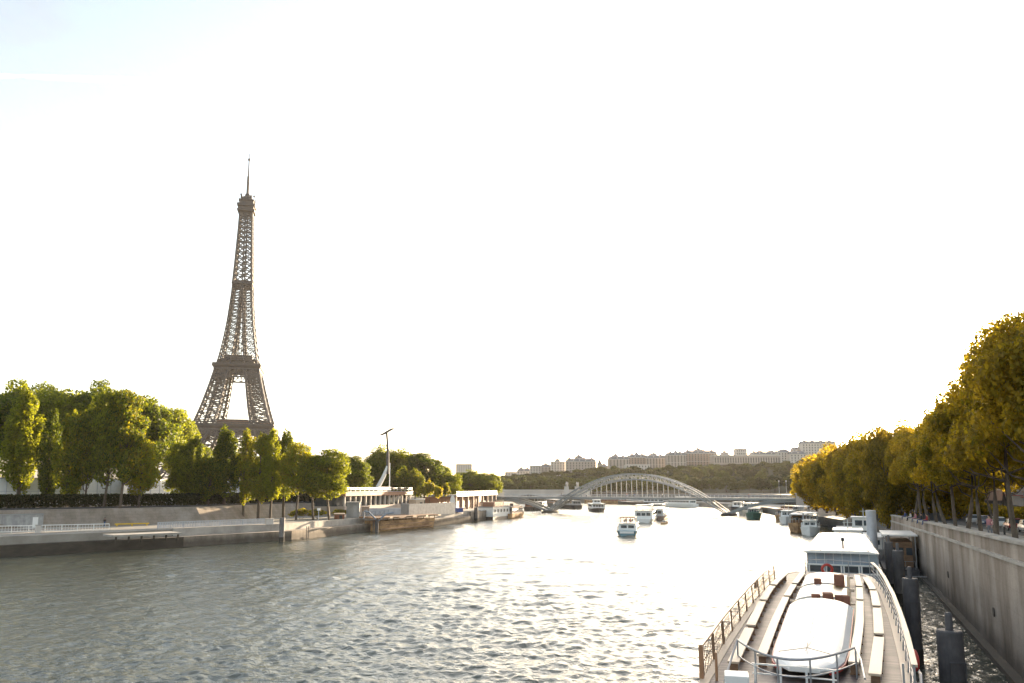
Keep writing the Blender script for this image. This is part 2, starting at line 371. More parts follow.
def bank_at(px_, off, z=3.2):                # the place on the left bank seen in picture column px_, off metres in from the edge
    L_ = offset(LB, off)
    for (x0, y0), (x1, y1) in zip(L_, L_[1:]):
        a_ = x0 - (px_ - 512) / 774. * y0; b_ = x1 - (px_ - 512) / 774. * y1
        if y0 > 0 and a_ * b_ <= 0: f = a_ / (a_ - b_); return (x0 + f * (x1 - x0), y0 + f * (y1 - y0), z)
def wall_strip(name, line, z0, z1, thick, mat, kind=None, label=None, cat=None, coping=None, side=1, lean=0):
    """a wall along a plan line; z1 may be a list; UV = (metres along, metres up) so the courses follow it"""
    n = len(line); z1 = z1 if isinstance(z1, (list, tuple)) else [z1] * n; z0 = z0 if isinstance(z0, (list, tuple)) else [z0] * n
    A_ = offset(line, 0); B_ = offset(line, thick * side); T_ = offset(line, lean * side); P = []; F = []; s_ = 0; L_ = []
    for i in range(n):
        if i: s_ += (Vector(line[i]) - Vector(line[i - 1])).length
        L_.append(s_)
        P += [(*A_[i], z0[i]), (*T_[i], z1[i]), (*B_[i], z1[i]), (*B_[i], z0[i])]
    for i in range(n - 1):
        for j in range(4):
            a, c = i * 4 + j, i * 4 + (j + 1) % 4; F.append((a, c, c + 4, a + 4) if side < 0 else (a, a + 4, c + 4, c))
    F += [(0, 1, 2, 3), tuple((n - 1) * 4 + j for j in (3, 2, 1, 0))]
    me = bpy.data.meshes.new(name); me.from_pydata(P, [], F); me.materials.append(mat)
    uv = me.uv_layers.new(name='UVMap')
    for p in me.polygons:
        for li in p.loop_indices:
            vi = me.loops[li].vertex_index; uv.data[li].uv = (L_[vi // 4], P[vi][2])
    o = bpy.data.objects.new(name, me); COL.objects.link(o)
    return tag(o, label, cat, None, kind)

# quay face: dark low wharf first, pale stone beyond the notch
WH = LB[:5]
o = wall_strip('wharf_wall', offset(WH, -1.5), -2.8, 1.9, 6.0, M['concrete_dark'], None, 'dark wet concrete wharf ledge along the near left water edge', 'wharf')
o = wall_strip('wharf_parapet', offset(WH, 4.2), 1.6, 3.35, .5, M['concrete'], None, 'pale concrete strip wall set back above the dark wharf ledge', 'wall')
QF = LB[4:12]
o = wall_strip('quay_wall', offset(QF[:7], -.35), -2.8, 1.9, 4.2, M['wallL'], None, 'pale stone quay wall rising from the water under the poplars', 'wall')
o = wall_strip('quay_wall', offset(LB[9:], -.35), -2.8, 3.25, .6, M['wallL'], None, 'distant stone quay wall on the left bank past the footbridge', 'wall')
k = [(p[0], p[1]) for p in offset(QF[:7], 2.7)]
o = wall_strip('quay_curb', k, 1.8, 3.33, .45, M['concrete'], None, 'low concrete kerb wall on top of the pale stone quay', 'kerb')
# sloping stone bank and hedge above it
o = wall_strip('bank_wall', LW[:10], 3.0, 6.7, 5.2, M['wallL'], None, 'sloping pale stone bank behind the left row of poplars', 'wall', lean=2.6)
# right bank wall: ramp of an avenue falling away from the camera
RW = [(-1.5, -28), (10, 0), (28.3, 44), (46, 85.5), (72.5, 149)]
RZ = [9.6, 9.1, 8.0, 7.15, 5.85]
o = wall_strip('quay_wall', RW, -2.8, [z - 1.25 for z in RZ], 1.4, M['wallR'], None, 'tall streaked grey stone quay wall along the right of the river', 'wall', side=-1)
rwall = thing('quay_parapet', 'long stone parapet topping the streaked right quay wall', 'parapet', (0, 0, 0))
o = wall_strip('parapet_wall', offset(RW, -.12), [z - 1.05 for z in RZ], [z - .14 for z in RZ], .55, M['wallR'], side=-1); o.parent = rwall
o = wall_strip('string_course', offset(RW, .10), [z - 1.25 for z in RZ], [z - 1.05 for z in RZ], 1.5, M['concrete'], side=-1); o.parent = rwall
o = wall_strip('coping', offset(RW, .02), [z - .14 for z in RZ], [z + .04 for z in RZ], .85, M['concrete'], side=-1); o.parent = rwall
# mossy ledge at the foot of the right wall
o = wall_strip('wall_footing', offset(RW, .55), -2.8, .35, .6, M['concrete_dark'], None, 'dark wet footing ledge at the waterline of the right wall', 'ledge', side=-1)

RE = RW + [(84, 182), (91, 225), (99, 276), (110, 306), (116, 340), (122, 400), (116, 455), (100, 505), (78, 555), (55, 610), (10, 690), (-80, 780), (-300, 960)]
lowq = [(72.5, 149.0), (84, 182), (91, 225), (99, 276), (106, 306), (112, 340), (118, 400), (112, 455), (97, 505), (76, 553), (53, 608), (8, 688), (-82, 778), (-302, 958), (-302, 1400), (1200, 1400), (1200, 149)]
b = MB(); b.prism(lowq, -2.9, 2.4); b.build('quay', M['paving'], kind='structure')
avl = [(p[0], p[1]) for p in offset(RW, -1.35)]
far_l = [(88, 178), (103, 225), (116, 276), (126, 306), (134, 340), (140, 400), (134, 460), (118, 515), (96, 566), (72, 624), (28, 704), (-62, 790), (-290, 970)]
poly = avl + [(q[0], q[1]) for q in far_l] + [(-290, 1500), (1500, 1500), (1500, -28)]
zz = [z - 1.1 for z in RZ] + [5.2, 5.2, 5.6, 6.2, 6.5] + [7] * 8 + [7, 7, 9]
# ground of the avenue follows the falling parapet: strips between the wall line and a far line
b = MB(); n = len(avl) + len(far_l); edge = avl + far_l
for i in range(n - 1):
    p, q = edge[i], edge[i + 1]
    fp = (p[0] + 900, p[1] - 120); fq = (q[0] + 900, q[1] - 120)
    if i >= len(avl) + 3: break
    b.add([(*p, zz[i]), (*q, zz[i + 1]), (*fq, zz[i + 1]), (*fp, zz[i]), (*p, -2.5), (*q, -2.5)], [(0, 3, 2, 1), (0, 1, 5, 4)])
b.build('avenue', M['asphalt'], kind='structure')
ed = far_l[2:]; b = MB()
b.prism(ed + [(-290, 1600), (2200, 1600), (2200, 160), (1000, 160)], -2.8, 6.6); b.build('street', M['asphalt'], kind='structure')
o = wall_strip('quay_wall', RE[4:14], -2.8, 2.45, .5, M['wallL'], None, 'low stone quay edge behind the moored boats on the right', 'wall', side=-1)
o = wall_strip('quay_wall', [(p[0], p[1]) for p in far_l[2:12]], 2.4, 7.4, 1.0, M['wallL'], None, 'far stone embankment wall seen under the footbridge deck', 'wall', side=-1)

for D_ in (52, 74, 101):
    f_ = np.interp(D_, [44, 85.5, 149], [28.3, 46, 72.5]); mb = MB(); mb.tube([(-.05, 0, 0), (.04, 0, 0)], [.3, .3], 14); t = tag(mb.build('drain_mouth', M['concrete_dark']), {52: 'round dark drain mouth in the right quay wall, nearest the camera', 74: 'round dark drain mouth in the middle of the right quay wall', 101: 'round dark drain mouth in the far part of the right quay wall'}[D_], 'drain'); t.location = (f_ - .02, D_, 2.9); t.rotation_euler = (0, 0, R(-23))
# pavement strip along the right parapet
b = MB()
for i in range(len(avl) - 1):
    p, q = avl[i], avl[i + 1]; t = Vector((q[0] - p[0], q[1] - p[1])).normalized(); nx, ny = t.y, -t.x
    b.add([(*p, zz[i] + .12), (*q, zz[i + 1] + .12), (q[0] + nx * 6, q[1] + ny * 6, zz[i + 1] + .12), (p[0] + nx * 6, p[1] + ny * 6, zz[i] + .12), (q[0] + nx * 6, q[1] + ny * 6, zz[i + 1] - .02), (p[0] + nx * 6, p[1] + ny * 6, zz[i] - .02)], [(0, 3, 2, 1), (3, 5, 4, 2)])
b.build('pavement', M['paving'], kind='structure')

def hill_z(x, y):
    s1 = min(1, max(0, (y - 640) / 330.)); s1 = s1 * s1 * (3 - 2 * s1)
    k = min(1, max(0, (x + 150) / 480.)); k = k * k * (3 - 2 * k)
    return 6.5 + s1 * (8 + 27 * k)
b = MB(); nx, ny = 50, 30; P = []; F = []
for j in range(ny):
    for i in range(nx):
        x = -900 + 2400 * i / (nx - 1); y = 655 + 900 * j / (ny - 1); P.append((x, y, hill_z(x, y) + .2 - (1.5 if j == 0 else 0)))
for j in range(ny - 1):
    for i in range(nx - 1): a = j * nx + i; F.append((a, a + 1, a + nx + 1, a + nx))
b.add(P, F); b.build('hill', M['grassy'], smooth=True, kind='structure')
# ------------------------------------------------------------------ the lattice tower
def lerp_tab(tab, z):
    for (a, va), (b_, vb) in zip(tab, tab[1:]):
        if z <= b_: return va + (vb - va) * (z - a) / (b_ - a)
    return tab[-1][1]
OUT = [(0, 62.5), (20, 51.5), (40, 42), (57, 33.8), (75, 28), (95, 22.8), (112, 18.9), (125, 16.2), (140, 13.7), (160, 11.2), (185, 9.1), (218, 7.4), (250, 6.0), (276, 5.2)]
INN = [(0, 37.5), (20, 32), (40, 26), (57, 17.0), (75, 12.8), (95, 9.7), (112, 7.5), (125, 5.2), (140, 3.9), (160, 2.4), (190, .9), (200, .6)]
def pillar(mb, zs, sx, sy, wc, wb):
    wc *= 1.1; wb *= 1.05
    pts = []
    for z in zs:
        o, i = lerp_tab(OUT, z), lerp_tab(INN, z)
        pts.append([(sx * o, sy * o, z), (sx * i, sy * o, z), (sx * i, sy * i, z), (sx * o, sy * i, z)])
    for k in range(len(zs) - 1):
        for j in range(4):
            a, b_ = pts[k][j], pts[k][(j + 1) % 4]; c, d = pts[k + 1][j], pts[k + 1][(j + 1) % 4]
            mb.bar(a, c, wc); mb.bar(c, d, wb * 1.2); mb.bar(a, d, wb); mb.bar(b_, c, wb)
            m1 = tuple((a[q] + c[q]) / 2 for q in range(3)); m2 = tuple((b_[q] + d[q]) / 2 for q in range(3)); mb.bar(m1, m2, wb * .6)
tw = thing('iron_tower', 'tall brown iron lattice tower rising behind the left bank poplars', 'tower', (-258, 717, 7), R(13))
quad = [(sx, sy) for sx in (-1, 1) for sy in (-1, 1)]
for sx, sy in quad:
    mb = MB(); pillar(mb, [0, 9, 18, 27, 36, 45, 54], sx, sy, 1.7, .7); leg = mb.build('leg', M['iron'], tw)
    mb = MB(); mb.box((sx * 50, sy * 50, 1), (27, 27, 4), 0, 0, .9); mb.build('masonry_foot', M['limestone'], leg)
for ax in range(4):
    mb = MB(); q = R(90) * ax
    rot = lambda p: (p[0] * math.cos(q) - p[1] * math.sin(q), p[0] * math.sin(q) + p[1] * math.cos(q), p[2])
    pr = None
    for k in range(25):
        t = math.pi * k / 24; y_ = -lerp_tab(OUT, 8 + 37 * math.sin(t)); a = rot((-38 * math.cos(t), y_, 8 + 37 * math.sin(t))); c = rot((-41.5 * math.cos(t), y_, 8 + 41.5 * math.sin(t)))
        mb.bar(a, c, .5)
        if pr: mb.bar(pr[0], a, 1.0); mb.bar(pr[1], c, 1.0); mb.bar(pr[0], c, .45)
        pr = (a, c)
    mb.build('arch', M['iron'], tw)
def gallery(name, z, half, h, over, panels):
    """ring girder with a lattice frieze, a slab and a parapet"""
    mb = MB()
    for q in range(4):
        rot = lambda x, y, zz: (x * math.cos(q * R(90)) - y * math.sin(q * R(90)), x * math.sin(q * R(90)) + y * math.cos(q * R(90)), zz)
        mb.bar(rot(-half, -half, z), rot(half, -half, z), 1.2, 1.4); mb.bar(rot(-half, -half, z + h), rot(half, -half, z + h), 1.2, 1.4)
        mb.bar(rot(-half, -half, z + h * .45), rot(half, -half, z + h * .45), .5)
        for k in range(panels + 1):
            x = -half + 2 * half * k / panels; mb.bar(rot(x, -half, z), rot(x, -half, z + h), .9)
            if k < panels:
                x2 = x + 2 * half / panels; mb.bar(rot(x, -half, z), rot(x2, -half, z + h), .6); mb.bar(rot(x2, -half, z), rot(x, -half, z + h), .6)
    g = mb.build(name, M['iron'], tw)
    ho = half + over
    mb = MB(); mb.box((0, 0, z + h + .9), (2 * half + 1, 2 * half + 1, .8)); mb.loft([[(sx * (half + .6 + (ho - half) * t), sy * (half + .6 + (ho - half) * t), z + h + .9 + 2.6 * t * t) for sx, sy in ((-1, -1), (1, -1), (1, 1), (-1, 1))] for t in (0, .35, .7, 1)])
    mb.build('platform_slab', M['iron_dark'], g)
    mb = MB()
    for q in range(4):
        rot = lambda x, y, zz: (x * math.cos(q * R(90)) - y * math.sin(q * R(90)), x * math.sin(q * R(90)) + y * math.cos(q * R(90)), zz)
        mb.bar(rot(-ho, -ho + .3, z + h + 4.9), rot(ho, -ho + .3, z + h + 4.9), .35, .5); mb.bar(rot(-ho, -ho + .3, z + h + 4.1), rot(ho, -ho + .3, z + h + 4.1), .2, 1.1)
    mb.build('parapet', M['iron_dark'], g)
    return g
# first level: deep girder, arcaded gallery and roofed pavilions
g1 = gallery('first_platform', 50.6, 34.6, 5.2, 1.6, 16)
mb = MB()
for q in range(4):
    rot = lambda x, y, zz: (x * math.cos(q * R(90)) - y * math.sin(q * R(90)), x * math.sin(q * R(90)) + y * math.cos(q * R(90)), zz)
    for k in range(25): x = -35 + 70 * k / 24; mb.bar(rot(x, -35.4, 57), rot(x, -35.4, 61.6), .35)
    mb.bar(rot(-36.3, -35.2, 62), rot(36.3, -35.2, 62), 2.6, .9)
mb.build('arcade', M['iron_dark'], tw)
for k, (x, y, w, d) in enumerate(((0, -23, 27, 9), (0, 23, 27, 9), (25, 0, 9, 24))):
    mb = MB(); mb.box((x, y, 60.6), (w, d, 7)); p_ = mb.build('pavilion', M['brown_panel'], tw)
    mb = MB(); mb.box((x, y, 64.7), (w + 1.4, d + 1.4, 1.2), 0, 0, .9); mb.build('roof', M['iron_dark'], p_)
for sx, sy in quad:
    mb = MB(); pillar(mb, [57, 64, 71, 78, 85, 91, 97, 103, 108, 113], sx, sy, 1.35, .62); mb.build('upper_leg', M['iron'], tw)
g2 = gallery('second_platform', 105.2, 19.6, 7.6, 1.6, 6)
mb = MB(); mb.box((0, 0, 118.6), (29, 29, 4.4)); mb.box((0, 0, 121.6), (34, 34, .7)); mb.box((0, 0, 124.4), (25, 25, 4)); mb.build('second_pavilion', M['iron_dark'], tw)
zs = [117, 124, 131, 138, 144.5, 151, 157, 163, 169, 175, 181, 186.5, 192, 197]
for sx, sy in quad:
    mb = MB(); pillar(mb, zs, sx, sy, .85, .42); mb.build('shaft_column', M['iron'], tw)
for q in range(4):
    mb = MB(); rot = lambda x, y, zz: (x * math.cos(q * R(90)) - y * math.sin(q * R(90)), x * math.sin(q * R(90)) + y * math.cos(q * R(90)), zz)
    for z, z2 in zip(zs, zs[1:]):
        i, o, i2, o2 = lerp_tab(INN, z), lerp_tab(OUT, z), lerp_tab(INN, z2), lerp_tab(OUT, z2)
        mb.bar(rot(-i, -o, z), rot(i, -o, z), .7)
        if i > .4: mb.bar(rot(-i, -o, z), rot(i2, -o2, z2), .45); mb.bar(rot(i, -o, z), rot(-i2, -o2, z2), .45)
    mb.build('shaft_lattice', M['iron'], tw)
mb = MB()
for x, y in ((-1.4, -1.4), (1.4, -1.4), (1.4, 1.4), (-1.4, 1.4)): mb.bar((x, y, 117), (x, y, 274), .4)
for z in range(120, 274, 5): mb.box((0, 0, z), (3.2, 3.2, .4))
mb.build('lift_guide', M['iron_dark'], tw)
mb = MB(); mb.loft([[(sx * h_, sy * h_, z) for sx, sy in ((-1, -1), (1, -1), (1, 1), (-1, 1))] for z, h_ in ((194.5, 8.0), (196, 9.6), (197, 9.6), (199.5, 6.5))]); mb.build('intermediate_platform', M['iron_dark'], tw)
mb = MB(); z = 197.; lv = [z]
while z < 271: z += 6.2 - (z - 197) * .028; lv.append(min(z, 272))
for q in range(4):
    rot = lambda x, y, zz: (x * math.cos(q * R(90)) - y * math.sin(q * R(90)), x * math.sin(q * R(90)) + y * math.cos(q * R(90)), zz)
    for a, c in zip(lv, lv[1:]):
        o, o2 = lerp_tab(OUT, a), lerp_tab(OUT, c)
        mb.bar(rot(-o, -o, a), rot(-o2, -o2, c), 1.35); mb.bar(rot(0, -o, a), rot(0, -o2, c), 1.0); mb.bar(rot(-o, -o, a), rot(o, -o, a), .8)
        for s0 in (-1, 1): mb.bar(rot(s0 * o, -o, a), rot(0, -o2, c), .72); mb.bar(rot(0, -o, a), rot(s0 * o2, -o2, c), .72)
mb.build('spire_shaft', M['iron'], tw)
mb = MB(); mb.loft([[(sx * h_, sy * h_, z) for sx, sy in ((-1, -1), (1, -1), (1, 1), (-1, 1))] for z, h_ in ((266, 5.2), (268, 6.2), (268.6, 8.0), (270.5, 8.2), (270.7, 7.0), (273.4, 7.0), (273.6, 8.3), (276, 8.3), (276.2, 6.6), (279.4, 6.4), (279.6, 7.2), (280.4, 7.2), (280.6, 5.0), (283.5, 4.6))])
tp = mb.build('top_platform', M['iron_dark'], tw)
mb = MB()
for k in range(16):
    a = k * math.pi / 8; x, y = 7.8 * math.cos(a), 7.8 * math.sin(a); mb.bar((x, y, 279), (x, y, 284), .3)
mb.lathe([(4.6, 283), (4.2, 284.5), (2.6, 285), (2.2, 287.5), (1.3, 288.5), (1.2, 300)], n=12)
for k in range(14): a = k * .9; mb.box((6.2 * math.cos(a), 6.2 * math.sin(a), 281 + (k % 4) * 1.7), (1.6, 1.6, 1.5))
mb.build('cupola', M['iron_dark'], tp)
mb = MB(); mb.lathe([(1.3, 299), (1.1, 306), (.7, 306.4), (.5, 322), (1.2, 322.4), (1.2, 324), (.35, 324.4), (.3, 329)], n=8); mb.build('antenna_mast', M['iron_dark'], tw)

# ------------------------------------------------------------------ the footbridge
PL, PR = Vector((17.3, 349)), Vector((87.0, 312))
bu = (PR - PL).normalized(); bl = (PR - PL).length; bang = math.atan2(bu.y, bu.x)
mid = (PL + PR) / 2
fb = thing('arch_footbridge', 'pale grey steel arch footbridge spanning the river', 'footbridge', (mid.x, mid.y, 0), bang)
HL = bl / 2
arch = lambda t: .9 + 15.9 * (1 - t * t)               # upper chord; t in -1..1
dep = lambda t: .5 + 1.75 * (1 - t * t) ** .5
for y in (-3.3, 3.3):
    mb = MB(); N = 44; pr = None
    for k in range(N + 1):
        t = -1 + 2 * k / N; z = arch(t); d = dep(t); a = (t * HL, y, z); c = (t * HL, y, z - d)
        mb.bar(a, c, .22)
        if pr:
            mb.bar(pr[0], a, .72, .5); mb.bar(pr[1], c, .72, .5); mb.bar(pr[0], c, .2) if k % 2 else mb.bar(pr[1], a, .2)
        pr = (a, c)
    mb.build('arch_rib', M['bridge'], fb)
mb = MB()
for k in range(1, 22):
    t = -.8 + 1.6 * k / 22
    if arch(t) > 10.5:
        z = arch(t) - .1; mb.bar((t * HL, -3.3, z), (t * HL, 3.3, z), .3)
        t2 = t + 1.6 / 22; mb.bar((t * HL, -3.3, z), (t2 * HL, 3.3, arch(t2) - .1), .18)
mb.build('wind_bracing', M['bridge'], fb)
DZ = 7.0
mb = MB(); mb.bar((0, 0, 0), (0, 0, DZ), .2, .34); hg0 = None
for k in range(-6, 7):
    x = k * 4.6 ; t = x / HL
    top = arch(t) - dep(t)
    if top < DZ + .8: continue
    for y in (-3.3, 3.3):
        mb = MB(); mb.bar((x, y, DZ - .3), (x, y, top + .1), .26, .34); mb.build('hanger', M['bridge'], fb)
XA, XB = -HL - 27, HL + 27
mb = MB(); mb.box(((XA + XB) / 2, 0, DZ - .12), (XB - XA, 6.2, .24)); 
for y in (-2.85, 2.85): mb.box(((XA + XB) / 2, y, DZ - .55), (XB - XA, .35, .8))
for k in range(int((XB - XA) / 4.6)): mb.box((XA + 2 + k * 4.6, 0, DZ - .5), (.25, 5.6, .55))
mb.build('deck', M['bridge'], fb)
for y in (-2.98, 2.98):
    mb = MB(); mb.bar((XA, y, DZ + 1.1), (XB, y, DZ + 1.1), .1); mb.bar((XA, y, DZ + .25), (XB, y, DZ + .25), .06)
    for k in range(int((XB - XA) / 1.6)): mb.bar((XA + .4 + k * 1.6, y, DZ), (XA + .4 + k * 1.6, y, DZ + 1.1), .07)
    [mb.bar((XA, y, DZ + .45 + .22 * q), (XB, y, DZ + .45 + .22 * q), .03) for q in range(3)]; mb.build('railing', M['pale_steel'], fb)
for s_ in (-1, 1):
    for y in (-3.3, 3.3):                             # half arches from each pier up to the bank
        mb = MB(); pr = None
        for k in range(17):
            u = k / 16; x = s_ * (HL + u * 26); z = .9 + (DZ - 1.3) * (1 - (1 - u) ** 2.0); d = .5 + .5 * u
            a, c = (x, y, z), (x, y, z - d * .9)
            mb.bar(a, c, .2)
            if pr: mb.bar(pr[0], a, .7, .5); mb.bar(pr[1], c, .7, .5); mb.bar(pr[0], c, .18)
            if k % 3 == 0 and 2 < k < 14: mb.bar(a, (x, y, DZ - .5), .24)
            pr = (a, c)
        mb.build('half_arch', M['bridge'], fb)
    mb = MB(); mb.loft([[(s_ * HL + w * math.cos(q) * 1.0, l_ * math.sin(q), z) for q in [2 * math.pi * j / 20 for j in range(20)]] for z, w, l_ in ((-2.5, 3.6, 7.6), (.35, 3.2, 7.0), (.8, 2.6, 6.0), (1.0, 1.8, 5.2))])
    mb.build('pier', M['concrete_dark'], fb)
    mb = MB(); mb.box((s_ * (HL + 27.8), 0, 3.6), (3.0, 9.4, 10), 0, 0, .94); mb.box((s_ * (HL + 27.8), 0, 8.75), (3.4, 9.8, .4)); ab = mb.build('abutment', M['limestone2'], fb)
mb = MB(); pr = None
for k in range(11):                                    # stone stair arch on the right bank
    u = k / 10; x = HL + 29.4 + u * 9; z = 7.2 - 4.6 * u * u
    if pr: mb.loft([[(pr[0], -3.4, pr[1]), (pr[0], 3.4, pr[1]), (pr[0], 3.4, pr[1] - .9), (pr[0], -3.4, pr[1] - .9)], [(x, -3.4, z), (x, 3.4, z), (x, 3.4, z - .9), (x, -3.4, z - .9)]])
    pr = (x, z)
mb.build('stair', M['limestone2'], fb)
def lamp_post(name, label, loc, h, mat, group=None):
    t = thing(name, label, 'lamp post', loc, 0, group)
    mb = MB(); mb.lathe([(.16, 0), (.13, .5), (.07, .7), (.05, h - .4), (.09, h - .35)], n=8); mb.build('pole', mat, t)
    mb = MB(); mb.lathe([(.1, h - .35), (.24, h), (.2, h + .22), (.05, h + .35)], n=8); mb.build('lantern', M['white'], t); return t
for k, (px_, lab) in enumerate(((780.5, 'slim pale lamp post, left one of the pair on the footbridge abutment'), (785.5, 'slim pale lamp post, right one of the pair on the footbridge abutment'))):
    x, z = XZ(px_, 500, 300 + k * 1.5); lamp_post('lamp_post', lab, (x, 301 - k, 8.9), 4.6, M['pale_steel'], 'lamp posts on the bridge abutment')

# stone road bridge farther down the river
IA, IB = Vector((-96, 556)), Vector((57, 610)); iu = (IB - IA).normalized(); il = (IB - IA).length
ib = thing('stone_bridge', 'low stone road bridge far beyond the footbridge on the left', 'bridge', (IA.x, IA.y, 0), math.atan2(iu.y, iu.x))
top, bot, F_ = 8.3, -2, []
for y in (-7, 7):
    mb = MB(); sp = il / 5
    prof = []
    for a in range(5):
        x0 = a * sp; prof.append((x0 + 1.6, bot))
        for k in range(11): t = math.pi * (1 - k / 10); prof.append((x0 + sp / 2 + (sp / 2 - 1.8) * math.cos(t), 1.2 + 4.6 * math.sin(t)))
        prof.append((x0 + sp - 1.6, bot))
    for (xa, za), (xb, zb) in zip(prof, prof[1:]):
        if xb - xa < .05: continue
        mb.add([(xa, y, za), (xb, y, zb), (xb, y, top), (xa, y, top)], [(0, 1, 2, 3)]); mb.add([(xa, -7, za), (xb, -7, zb), (xb, 7, zb), (xa, 7, za)], [(0, 1, 2, 3)])
    for a in range(6): mb.box((a * sp, y, 3), (3.2, .05, 11)); 
    mb.build('arcade', M['limestone2'], ib)
    mb = MB(); mb.box((il / 2, y * 1.03, top + .2), (il, .7, .4)); mb.box((il / 2, y * 1.02, top + .8), (il, .4, .9)); mb.build('parapet', M['limestone2'], ib)
for a in range(6): mb = MB(); mb.box((a * sp, 0, 1.2), (4, 16.4, 7.4)); mb.lathe([(2, -2.5), (2, 4.6), (.2, 5.6)], (a * sp, -8.2, 0), 12); mb.build('pier', M['limestone'], ib)
mb = MB(); mb.box((il / 2, 0, top - .1), (il, 13.6, .3)); mb.build('roadway', M['asphalt'], ib)
for k, lab in enumerate(('white stone horseman statue, left of the two on the far bridge', 'white stone horseman statue, right of the two on the far bridge')):
    x, _ = XZ(566.5 + 10.5 * k, 488, 585 + 14 * k)
    t = thing('statue', lab, 'statue', (x, 585 + 14 * k, 6.8))
    mb = MB(); mb.box((0, 0, 2.4), (3.6, 4.6, 4.8), 0, 0, .85); mb.box((0, 0, 4.95), (3.5, 4.4, .4)); mb.build('pedestal', M['limestone2'], t)
    mb = MB()
    mb.loft([[(cx + r_ * math.cos(q), cy_, cz + r_ * 1.15 * math.sin(q)) for q in [2 * math.pi * j / 10 for j in range(10)]] for cx, cy_, cz, r_ in ((0, -1.7, 6.9, .2), (0, -1.4, 7, .6), (0, 0, 6.9, .62), (0, 1.2, 7.1, .65), (0, 1.7, 7.9, .35), (0, 1.9, 8.5, .3), (0, 2.6, 8.3, .15))])
    for lx, ly in ((-.35, -1.2), (.35, -1.2), (-.35, 1.2), (.35, 1.2)): mb.tube([(lx, ly, 6.9), (lx, ly + .15, 6), (lx, ly, 5.1)], [.28, .18, .13])
    mb.tube([(.9, .5, 5.1), (.95, .5, 6.8), (.9, .5, 7.7), (.9, .5, 8.1), (.9, .5, 8.6)], [.35, .42, .5, .2, .25], 8)
    mb.build('figure', M['limestone2'], t)

# ------------------------------------------------------------------ buildings on the hill
winm = MB(); winm.box((0, 0, .9), (1.3, .3, 2.0)); _w = winm.build('window', M['window_far']); WIN_ME = _w.data; bpy.data.objects.remove(_w)
winm = MB(); winm.box((0, 0, 2.6), (1.4, .4, 6.4)); _w = winm.build('window', M['window_far']); TALL_ME = _w.data; bpy.data.objects.remove(_w)
dorm = MB(); dorm.box((0, 0, .8), (1.5, 1.2, 2)); _w = dorm.build('dormer', M['limestone2']); DORM_ME = _w.data; bpy.data.objects.remove(_w)
def block(label, x0, x1, ytop, Y, floors, mat, roof='mansard', cols=None, depth=16, name='apartment_building', rz=None, tall=False, dormers=True, zb=None):
    """a facade block between two picture columns, standing on the hill at distance Y"""
    xa, zt = XZ(x0, ytop, Y); xb, _ = XZ(x1, ytop, Y); w = xb - xa; cx = (xa + xb) / 2
    g = (hill_z(cx, Y + depth / 2) if zb is None else zb) - 1.5; h = zt - g
    t = thing(name, label, 'building', (cx, Y + depth / 2, g), rz or 0)
    rh = {'mansard': 4.2, 'flat': .9, 'hip': 5.5}[roof]
    wh = h - rh
    mb = MB(); mb.box((0, 0, wh / 2), (w, depth, wh)); wall = mb.build('wall', mat, t)
    mb = MB(); mb.box((0, 0, wh + .15), (w + .8, depth + .8, .5)); mb.box((0, 0, wh * .42), (w + .4, depth + .4, .35)); mb.build('cornice', M['limestone2'], wall)
    mb = MB(); hw, hd = w / 2, depth / 2
    sq = lambda a, b_, z: [(-a, -b_, z), (a, -b_, z), (a, b_, z), (-a, b_, z)]
    if roof == 'mansard': mb.loft([sq(hw, hd, wh + .4), sq(hw - 1.2, hd - 1.2, wh + 3.4), sq(max(.3, hw - 4), hd - 5, wh + rh)])
    elif roof == 'hip': mb.loft([sq(hw, hd, wh + .4), sq(max(.2, hw - 6), .3, wh + rh)])
    else: mb.box((0, 0, wh + .7), (w - .6, depth - .6, .9))
    rf = mb.build('roof', M['slate'] if roof != 'flat' else M['limestone2'], t)
    if roof == 'mansard' and w > 8:
        for k in range(max(1, int(w / 9))): mb = MB(); mb.box((-hw + (k + .5) * w / max(1, int(w / 9)), 1, wh + 4.4), (3.2, 1, 2.6)); mb.build('chimney', M['limestone3'], rf)
    cols = cols or max(2, int(w / 3.6)); fl = max(1, floors)
    cols = min(cols, max(2, 96 // fl))
    for j in range(fl):
        for i in range(cols):
            o = bpy.data.objects.new('window', TALL_ME if tall else WIN_ME); COL.objects.link(o); o.parent = t
            o.location = (-hw + w * (i + .5) / cols, -hd - .02, wh - (fl - j) * min(3.5, (wh - 1) / fl) + .6 if not tall else wh * .25)
    if roof == 'mansard' and dormers:
        for i in range(0, cols, 2):
            o = bpy.data.objects.new('dormer', DORM_ME); COL.objects.link(o); o.parent = t; o.location = (-hw + w * (i + .5) / cols, -hd + 1.0, wh + .9)
    return t
B_ = block
B_('long low hazy building at the far left foot of the hill', 505, 522, 472, 1120, 3, M['limestone2'], 'flat')
B_('pale low block left of the stepped white flats on the skyline', 517, 531, 468.5, 1080, 4, M['limestone2'], 'mansard')
B_('white stepped apartment block near the left end of the skyline', 530, 541, 465.5, 1040, 5, M['limestone2'], 'flat')
B_('narrow grey roofed block beside the white stepped apartments', 541, 551, 464, 1030, 5, M['limestone'], 'mansard')
B_('cream block with flat top between grey roof and big mansion', 551, 565, 461.5, 1010, 6, M['limestone2'], 'flat')
B_('broad mansion block with large zinc roof left of the spire', 566, 596, 458.5, 980, 5, M['limestone'], 'mansard')
B_('pinkish house next to the small pointed spire', 600, 609, 463, 1000, 4, M['limestone3'], 'hip')
B_('tall corner apartment block just right of the pointed spire', 609, 629, 456, 960, 7, M['limestone'], 'mansard')
